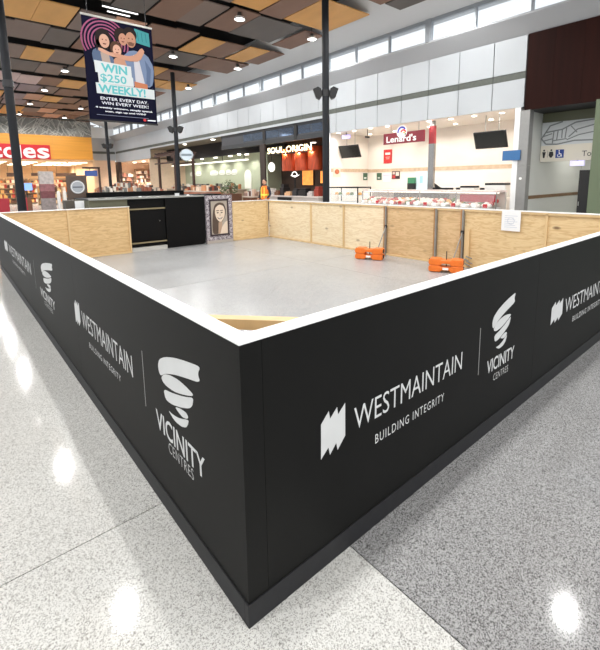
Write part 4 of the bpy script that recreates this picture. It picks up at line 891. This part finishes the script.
for i, yy in enumerate((20.5, 22.4, 24.3, 26.2, 28.1)):
    nm = ['rightmost', 'second from right', 'middle', 'second from left', 'leftmost'][i]
    t = thing('pendant_lamp', '%s white food court ceiling lamp above the sage wall' % nm, 'lamp', (13.4, yy, 3.2), 'food court lamps'); part(MB().lathe(13.4, yy, [(0, 3.2), (.14, 3.21), (.12, 3.38)], 12), 'shade', glow_soft, t); lamp_in(t, (13.4, yy, 3.18), 100)
pq = M('plaque_white', (236, 238, 230), .5)
for i, (a, b) in enumerate(((22.6, 23.3), (23.4, 24.0), (24.2, 24.9), (25.1, 26.2), (27.6, 28.4), (28.6, 29.4))):
    t = thing('wall_plaque', 'rounded white plaque on the sage wall, %s from the right' % ['first', 'second', 'third', 'fourth', 'fifth', 'sixth'][i], 'plaque', (13.99, (a+b)/2, 2.05), 'white plaques on the sage wall'); f = F_x(13.99, b, 2.05); w_ = b-a
    part(MB(f).prism(smooth_poly([(0, .05), (0, .3), (w_*.3, .4), (w_*.7, .4), (w_, .3), (w_, .05)], 2), -.01, .02), 'plate', pq, t); part(MB(f).box(w_*.15, .12, .02, w_*.85, .17, .025), 'bar', sage, t)
t = thing('arched_panel', 'tall white arched panel on the sage wall', 'panel', (13.98, 21.3, 1.2)); f = F_x(13.98, 21.7, 1.2); part(MB(f).prism([(0, 0), (.76, 0)]+[(.38+.38*math.cos(a), .8+.38*math.sin(a)) for a in [math.pi*i/12 for i in range(13)]], -.01, .02), 'panel', M('arch_white', (246, 246, 236), .5), t); part(MB(f).box(.0, -1.2, -.01, .76, 0, .01), 'skirt', sage, t)
def counter_with_goods(name, lab, cat, x0, x1, y0, y1, h, body, seed, gh=.3, n=40, pal=None):
    t = thing(name, lab, cat, ((x0+x1)/2, (y0+y1)/2, 0)); r = random.Random(seed)
    part(MB().box(x0, y0, 0, x1, y1, h-.05), 'body', body, t); part(MB().box(x0-.03, y0-.03, h-.05, x1+.03, y1+.03, h), 'top', M('bench_top', (196, 180, 164), .4), t)
    pal = pal or [(206, 190, 172), (150, 90, 70), (230, 224, 214), (60, 52, 50), (190, 130, 90), (120, 120, 116)]
    bs = [MB() for _ in pal]
    for i in range(n):
        a = r.uniform(x0+.05, x1-.15); b = r.uniform(y0+.05, y1-.2); hh = r.uniform(.3, 1)*gh
        bs[r.randrange(len(pal))].box(a, b, h, a+r.uniform(.08, .18), b+r.uniform(.1, .25), h+hh)
    for m_, c_ in zip(bs, pal):
        if m_.v: part(m_, 'goods', M('goods_%d_%d_%d' % c_, c_, .6), t, 'small packed goods', 'stuff')
    return t
wood_d = M('dark_wood_front', (112, 72, 50), .6, var=.2, scale=3)
counter_with_goods('food_counter', 'long food court counter along the sage wall', 'counter', 12.3, 13.0, 20.0, 30.0, 1.2, M('court_front', (168, 150, 130), .6), 3, .35, 90)
counter_with_goods('timber_counter', 'brown timber kiosk counter left of the person in the bright vest', 'counter', 8.7, 9.3, 13.0, 13.66, 1.05, wood_d, 8, .3, 16, [(150, 120, 110), (200, 170, 150), (90, 60, 50), (210, 204, 200)])
counter_with_goods('bakery_counter', 'low timber counter with pastries behind the portrait board', 'counter', 8.0, 8.9, 15.6, 18.6, 1.25, M('terracotta_front', (178, 112, 84), .6, var=.2, scale=2), 9, .25, 50, [(206, 150, 110), (230, 210, 190), (150, 80, 60), (70, 60, 56)])
# planter
pp = thing('planter', 'dark timber planter box with a leafy shrub behind the portrait board', 'planter', (8.45, 14.2, 0))
part(MB().box(8.2, 13.75, 0, 8.7, 14.6, 1.15), 'box', M('planter_wood', (96, 62, 44), .6, var=.2, scale=4), pp); lf = MB(); r = random.Random(2)
for i in range(220):
    a = r.uniform(0, 6.28); q = r.uniform(0, 1)**.6; c = Vector((8.45+.3*q*math.cos(a), 14.35+.55*q*math.sin(a), 1.15+r.uniform(0, .55)*(1.1-q*.6))); d = Vector((r.uniform(-1, 1), r.uniform(-1, 1), r.uniform(0, 1))).normalized()*.11; e = d.orthogonal().normalized()*.03
    lf.add([tuple(c), tuple(c+d*.5+e), tuple(c+d), tuple(c+d*.5-e)], [(0, 1, 2, 3)])
part(lf, 'foliage', M('leaf_green', (74, 88, 52), .6, var=.3, scale=12), pp, 'mid green leaves', 'stuff')
for i in range(6): part(MB().tube((8.4+.04*i, 14.0+.1*i, 1.1), (8.35+.05*i, 13.9+.14*i, 1.5), .012, 5), 'stem', wood_d, pp)
# round sign on an arm from the second column
t = thing('round_sign', 'round pale sign held on an arm beside the second steel column', 'sign', (7.95, 17.3, 2.6)); nd = Vector((-.42, -.91, 0)); f = (Vector((7.98, 17.2, 2.89)), Vector((.91, -.42, 0)), (0, 0, 1), nd)
part(MB(f).disc(0, 0, .30, .27, -.04, .0, 28), 'disc', M('sign_ice', (206, 220, 230), .25, .2), t); part(MB(f).arc(0, 0, .255, .28, 0, 6.28, 0, .01, 28), 'rim', steel_grey, t); part(MB(f).box(-.23, -.05, 0, .23, .05, .006), 'bar', M('sign_slate', (120, 134, 144), .4), t); part(MB().tube((7.7, 17.38, 2.89), (7.96, 17.24, 2.89), .015, 6), 'arm', dark_steel, t)
# pergola
pg = thing('pergola_frame', 'dark brown timber pergola frame left of the second steel column', 'pergola', (9.4, 23.2, 0)); umb = M('pergola_brown', (66, 44, 36), .6)
for (x, y) in ((9.5, 24.27), (9.5, 21.95), (10.6, 24.27), (10.6, 21.95)): part(MB().box(x-.06, y-.07, 0, x+.06, y+.07, 3.3), 'post', umb, pg)
for (x) in (9.5, 10.6): part(MB().box(x-.05, 21.7, 3.18, x+.05, 24.9, 3.32), 'beam', umb, pg); part(MB().box(x-.04, 21.7, 2.75, x+.04, 24.9, 2.83), 'beam', umb, pg)
for i in range(6): part(MB().box(9.3, 21.85+.5*i, 3.32, 10.8, 21.93+.5*i, 3.4), 'rafter', umb, pg)
solo(MB().box(10.75, 36.1, 0, 11.0, 36.95, 3.42), 'brown_pier', M('pier_brown', (58, 42, 36), .6), 'dark brown pier at the far right corner of the hall', 'pier', bev=.01)

# ---------------------------------------------------------------- gift shop at the far right
warm_wall = M('warm_wall', (232, 206, 180), .6, var=.05)
struct(MB().box(14.6, 30.3, 0, 14.8, 38.5, 3.5), 'wall_gift_back', warm_wall); struct(MB().box(11.2, 30.3, 0, 14.6, 30.38, 3.5).box(11.2, 30.3, 3.5, 14.8, 30.38, 4.2), 'wall_gift_right', warm_wall); struct(MB().box(11.2, 30.3, 3.42, 14.8, 38.5, 3.52), 'ceiling_gift', warm_wall); struct(MB().box(11, 38.4, 0, 14.8, 38.6, 3.5), 'wall_gift_left', warm_wall)
PAL = [(236, 214, 194), (206, 130, 106), (246, 238, 228), (140, 96, 84), (226, 204, 184), (84, 66, 64), (240, 226, 206)]
def shelf(lab, x, y, ln, axis, h, seed, levels=5, d=.4, pal=PAL, body=None):
    """shelving unit; axis is the direction it runs in; goods stand on every shelf"""
    t = thing('shelving_unit', lab, 'shelves', (x, y, 0)); r = random.Random(seed); body = body or M('shelf_body', (176, 150, 124), .6)
    U = (1, 0, 0) if axis == 'x' else (0, -1, 0); V = (0, 1, 0) if axis == 'x' else (1, 0, 0); fr = ((x-(ln/2 if axis == 'x' else 0), y+(ln/2 if axis == 'y' else 0), 0), U, V, (0, 0, 1))
    part(MB(fr).box(0, d-.03, 0, ln, d, h), 'back', body, t)
    for u in (0, ln-.03): part(MB(fr).box(u, 0, 0, u+.03, d-.03, h), 'side', body, t)
    bs = [MB(fr) for _ in pal]
    for k in range(levels):
        z0 = .12+k*(h-.15)/levels; part(MB(fr).box(.03, 0, z0-.025, ln-.03, d-.03, z0), 'shelf', body, t)
        u = .05; zm = (h-.15)/levels
        while u < ln-.2:
            w_ = r.uniform(.08, .26); bs[r.randrange(len(pal))].box(u, r.uniform(.02, .1), z0, u+w_-.02, d-.06, z0+zm*r.uniform(.45, .88)); u += w_
    for m_, c_ in zip(bs, pal):
        if m_.v: part(m_, 'goods', M('goods_%d_%d_%d' % c_, c_, .6), t, 'small shelved goods', 'stuff')
    return t
for i, yy in enumerate((31.4, 33.4, 35.4, 37.2)): shelf('warm lit gift shop wall shelves, %s from the right' % ['first', 'second', 'third', 'fourth'][i], 14.15, yy, 1.8, 'y', 2.7, 20+i, 6)
for i, (xx, hh) in enumerate(((11.95, 2.6), (13.45, 2.9))): shelf('tall gift shop end wall shelves, %s' % ['left', 'right'][i], xx, 37.9, 1.4, 'x', hh, 80+i, 7)
for i, (xx, yy) in enumerate(((12.2, 31.8), (12.4, 34.0), (12.2, 36.2))): shelf('freestanding gift shop display shelves, %s from the right' % ['first', 'second', 'third'][i], xx, yy, 1.5, 'y', 1.7, 30+i, 4)
for i, (xx, yy) in enumerate(((12.2, 32), (12.2, 34.2), (12.2, 36.4), (13.6, 33), (13.6, 35.6))):
    t = thing('recessed_light', 'warm gift shop ceiling light, %s' % ['front right', 'front middle', 'front left', 'back right', 'back left'][i], 'light', (xx, yy, 3.38), 'gift shop lights'); part(MB().lathe(xx, yy, [(0, 3.38), (.12, 3.385), (.13, 3.42)], 12), 'lens', glow, t); lamp_in(t, (xx, yy, 3.36), 480, color=(1, .92, .84))

# ---------------------------------------------------------------- supermarket behind the tan fascia
cream = M('market_cream', (236, 204, 164), .6, var=.05)
struct(MB().box(-6, 46, 0, 11, 46.2, 3.6), 'wall_market_back', cream); struct(MB().box(8.85, 36.5, 0, 9.0, 46, 3.6), 'wall_market_right', cream); struct(MB().box(-6, 36.42, 3.5, 8.85, 46, 3.6), 'ceiling_market', cream); struct(MB().box(9.0, 37.82, 0, 11, 38, 3.6), 'wall_market_side', warm_wall)
ms = thing('shop_sign', 'red supermarket sign with big white letters on the tan fascia', 'sign', (4.2, 35.88, 3.58)); f = F_y(1.82, 35.88, 3.5)
part(MB(f).box(0, 0, -.02, 3.94, 1.06, .06), 'board', M('market_red', (206, 34, 44), .45), ms)
for ch, a_, b_, v1_ in (('c', .11, .92, .84), ('o', .98, 1.79, .84), ('l', 1.86, 2.08, 1.0), ('e', 2.18, 2.98, .84), ('s', 3.07, 3.86, .84)): letter(f, ch, a_, b_, .06, v1_, cap_white, ms, n1=.09, bold=.022)
for i, yy in enumerate((37.6, 39.6, 41.6, 43.6)):
    for j, xx in enumerate((2.4, 4.4, 6.4, 8.0)):
        t = thing('linear_light', 'white supermarket linear light, row %s, %s' % (['nearest', 'second', 'third', 'farthest'][i], ['far left', 'centre left', 'centre right', 'far right'][j]), 'light', (xx, yy, 3.3), 'supermarket linear lights')
        part(MB().box(xx-.7, yy-.05, 3.34, xx+.7, yy+.05, 3.38), 'diffuser', M('market_glow', (255, 240, 214), .4, emit=4), t); part(MB().box(xx-.7, yy-.06, 3.38, xx+.7, yy+.06, 3.42), 'housing', white, t); part(MB().tube((xx, yy, 3.42), (xx, yy, 3.5), .01, 6), 'hanger', steel_grey, t); lamp_in(t, (xx, yy, 3.32), 190, .1, (1, .88, .72), 165)
MP = [(236, 206, 160), (206, 120, 60), (240, 230, 214), (90, 60, 46), (214, 166, 100), (160, 60, 50), (70, 60, 56)]
for i, xx in enumerate((2.6, 4.5, 6.4, 8.1)): shelf('supermarket back shelves, %s from the left' % ['first', 'second', 'third', 'fourth'][i], xx, 45.4, 1.7, 'x', 2.2, 40+i, 5, pal=MP)
for i, xx in enumerate((3.2, 5.2, 7.2)): shelf('supermarket middle aisle shelves, %s from the left' % ['first', 'second', 'third'][i], xx, 41.5, 1.6, 'x', 1.8, 50+i, 4, pal=MP)
for i, xx in enumerate((5.6, 7.3)): shelf('supermarket front display shelves, %s from the left' % ['first', 'second'][i], xx, 37.5, 1.4, 'x', 1.5, 60+i, 3, pal=MP)
for i, (a, b, z0, z1) in enumerate(((3.3, 4.3, 2.3, 2.6), (5.0, 6.3, 2.35, 2.6), (6.8, 8.4, 2.3, 2.6))):
    t = thing('aisle_sign', 'dark hanging aisle sign in the supermarket, %s from the left' % ['first', 'second', 'third'][i], 'sign', ((a+b)/2, 40.5, z0), 'aisle signs'); part(MB().box(a, 40.5, z0, b, 40.54, z1), 'board', M('aisle_brown', (64, 44, 34), .5), t); part(MB().tube((a+.1, 40.52, z1), (a+.1, 40.52, 3.5), .01, 5), 'wire', dark_steel, t); part(MB().tube((b-.1, 40.52, z1), (b-.1, 40.52, 3.5), .01, 5), 'wire', dark_steel, t)
t = thing('screen', 'blue lit screen at the supermarket entrance left of the tall display tower', 'screen', (4.0, 36.9, 0)); part(MB().box(3.75, 37, 1.2, 4.5, 37.06, 1.75), 'panel', M('blue_screen', (130, 170, 250), .4, emit=.8), t); part(MB().box(4.08, 37.02, 0, 4.16, 37.08, 1.2), 'stand', dark_steel, t); part(MB().box(3.9, 36.9, 0, 4.35, 37.2, .03), 'foot', dark_steel, t)
tw = thing('display_tower', 'tall grey and red display tower in front of the supermarket', 'display', (4.34, 30, 0))
for i, (c_, z0, z1) in enumerate((((150, 140, 138), 0, .75), ((120, 70, 74), .76, 1.2), ((150, 100, 104), 1.21, 1.65), ((186, 178, 174), 1.66, 2.45))): part(MB().box(3.95, 29.8, z0, 4.74, 30.2, z1), 'tier', M('tower_%d' % i, c_, .5, var=.25, scale=5), tw)
for i, yy in enumerate((.0, .33)):
    t = thing('security_gate', '%s white security gate panel right of the display tower' % ['left', 'right'][i], 'gate', (4.6+yy, 28, 0), 'white security gates'); part(MB().lathe(4.6+yy, 28, [(.1, .02), (.1, 1.1), (.07, 1.2), (0, 1.24)], 12), 'panel', M('gate_white', (236, 232, 226), .4), t); part(MB().box(4.47+yy, 27.9, 0, 4.73+yy, 28.1, .02), 'base', dark_steel, t)
red2 = M('checkout_red', (170, 40, 54), .5)
for (a, b, lab) in ((2.25, 2.92, 'red and timber checkout panel with a pale ring emblem, right of the left column'), (1.3, 1.88, 'plain red checkout panel left of the left column')):
    t = thing('checkout_panel', lab, 'panel', ((a+b)/2, 26, 0)); part(MB().box(a, 26, 0, b, 26.1, .93), 'panel', red2, t)
    if a > 2: part(MB().box(b-.22, 25.99, 0, b, 26.0, .93), 'timber_edge', wood_d, t); part(MB(F_y(a, 25.99, 0)).arc(.2, .62, .12, .15, 0, 6.28, 0, .005, 20), 'ring_emblem', M('ring_pink', (222, 176, 180), .5), t)
# framed portal with blue sign
pf = thing('portal_frame', 'dark portal frame with a small blue sign in the middle distance', 'frame', (4.6, 20, 0)); part(MB().box(4.86, 19.96, 0, 4.94, 20.04, 2.4), 'post', umb, pf); part(MB().box(4.2, 19.96, 2.32, 4.94, 20.04, 2.4), 'lintel', umb, pf); part(MB().box(4.28, 19.98, 1.98, 4.82, 20.02, 2.24), 'blue_sign', M('portal_blue', (58, 86, 150), .5), pf); part(MB().box(4.5, 19.99, 2.24, 4.53, 20.01, 2.32), 'sign_bracket', dark_steel, pf)
# middle distance stalls
counter_with_goods('market_stall', 'low stall of goods in the middle distance under the slim column', 'stall', 5.2, 6.8, 21.5, 23, 1.0, M('stall_grey', (150, 146, 142), .6), 70, .5, 60)
counter_with_goods('market_stall', 'low stall of goods behind the black kiosk, before the pergola', 'stall', 7.0, 8.6, 21, 23, 1.0, M('stall_grey', (150, 146, 142)), 71, .55, 60)
counter_with_goods('market_stall', 'low stall of goods at the foot of the brown pier', 'stall', 8.6, 10.2, 29, 31.5, 1.0, M('stall_grey', (150, 146, 142)), 72, .7, 60)

# ================================================================== PERSON in a bright vest
def person(label, x, y, face):
    """standing figure grown from a skeleton with a Skin modifier; face = yaw of the facing direction"""
    t = thing('person', label, 'person', (x, y, 0))
    c, s = math.cos(face), math.sin(face)
    W_ = lambda fwd, side, z: (c*fwd-s*side, s*fwd+c*side, z)
    J = [((0, 0, .95), .135), ((0, 0, 1.15), .125), ((0, 0, 1.36), .14), ((.01, 0, 1.47), .06), ((.02, 0, 1.53), .055)]
    ed = [(0, 1), (1, 2), (2, 3), (3, 4)]
    for sg in (1, -1):
        n0 = len(J)
        J += [((0, .09*sg, .88), .095), ((.02, .10*sg, .5), .062), ((-.02, .10*sg, .09), .045), ((.13, .11*sg, .04), .038)]
        ed += [(0, n0), (n0, n0+1), (n0+1, n0+2), (n0+2, n0+3)]
        n0 = len(J)
        J += [((0, .19*sg, 1.38), .062), ((-.02, .24*sg, 1.12), .047), ((.16, .2*sg, .98), .036)]
        ed += [(2, n0), (n0, n0+1), (n0+1, n0+2)]
    me = bpy.data.meshes.new('body'); me.from_pydata([W_(*p) for p, r in J], ed, []); me.materials.append(M('dark_workwear', (44, 46, 58), .8, var=.15, scale=20))
    o = bpy.data.objects.new('body', me); COL.objects.link(o); o.parent = t
    sk = o.modifiers.new('skin', 'SKIN'); o.modifiers.new('sub', 'SUBSURF').levels = 2; o.modifiers['sub'].render_levels = 2
    for v, (p, r) in zip(me.skin_vertices[0].data, J): v.radius = (r, r)
    me.skin_vertices[0].data[0].use_root = True
    skin = M('skin_tone', (206, 158, 130), .6)
    def loc(mb): return MB(((x, y, 0), (c, s, 0), (-s, c, 0), (0, 0, 1))) if mb is None else mb
    h = part(loc(None).ell((.025, 0, 1.61), (.095, .075, .115), 14, 10), 'head', skin, t)
    part(loc(None).ell((.0, 0, 1.645), (.1, .083, .1), 14, 10), 'hair', M('hair_dark', (52, 40, 34), .7), h)
    part(loc(None).ell((.12, 0, 1.60), (.02, .014, .025), 8, 6), 'nose', skin, h)
    for sg in (1, -1):
        part(loc(None).ell((.108, .032*sg, 1.63), (.012, .014, .009), 8, 6), 'eye', black, h); part(loc(None).ell((.02, .078*sg, 1.61), (.02, .012, .03), 8, 6), 'ear', skin, h)
    part(loc(None).ell((.112, 0, 1.555), (.012, .028, .008), 8, 6), 'mouth', M('lip', (160, 90, 84), .6), h)
    vest = part(loc(None).lathe(0, 0, [(.17, .93), (.175, 1.1), (.18, 1.3), (.15, 1.42), (.085, 1.47)], 18), 'vest', M('hi_vis_orange', (240, 128, 40), .7), t)
    part(loc(None).lathe(0, 0, [(.179, 1.08), (.182, 1.15)], 18), 'reflective_band', M('hi_vis_yellow', (238, 226, 90), .5), vest)
    for sg in (1, -1): part(loc(None).prism([(.06*sg-.025, 0), (.06*sg+.025, 0), (.06*sg+.025, .01), (.06*sg-.025, .01)], 0, .01) if False else loc(None).tube((.155, .07*sg, 1.4), (.178, .07*sg, 1.0), .02, 6), 'reflective_strap', M('hi_vis_yellow', (238, 226, 90)), vest)
    for sg in (1, -1):
        hd = loc(None).ell((.2, .19*sg, .96), (.045, .018, .032), 8, 6)
        part(hd, 'hand', skin, t)
        for k in range(4):
            q = loc(None).tube((.235, .19*sg, .978-.015*k), (.275-.006*abs(k-1), .185*sg, .968-.016*k), .0085, 6).tube((.275-.006*abs(k-1), .185*sg, .968-.016*k), (.29-.006*abs(k-1), .172*sg, .945-.014*k), .008, 6)
            part(q, 'finger', skin, t)
        part(loc(None).tube((.195, .18*sg, .98), (.225, .155*sg, .995), .009, 6).tube((.225, .155*sg, .995), (.25, .15*sg, .985), .008, 6), 'thumb', skin, t)
person('person in an orange vest with yellow bands standing left of the dark cafe', 9.0, 12.5, math.radians(200))
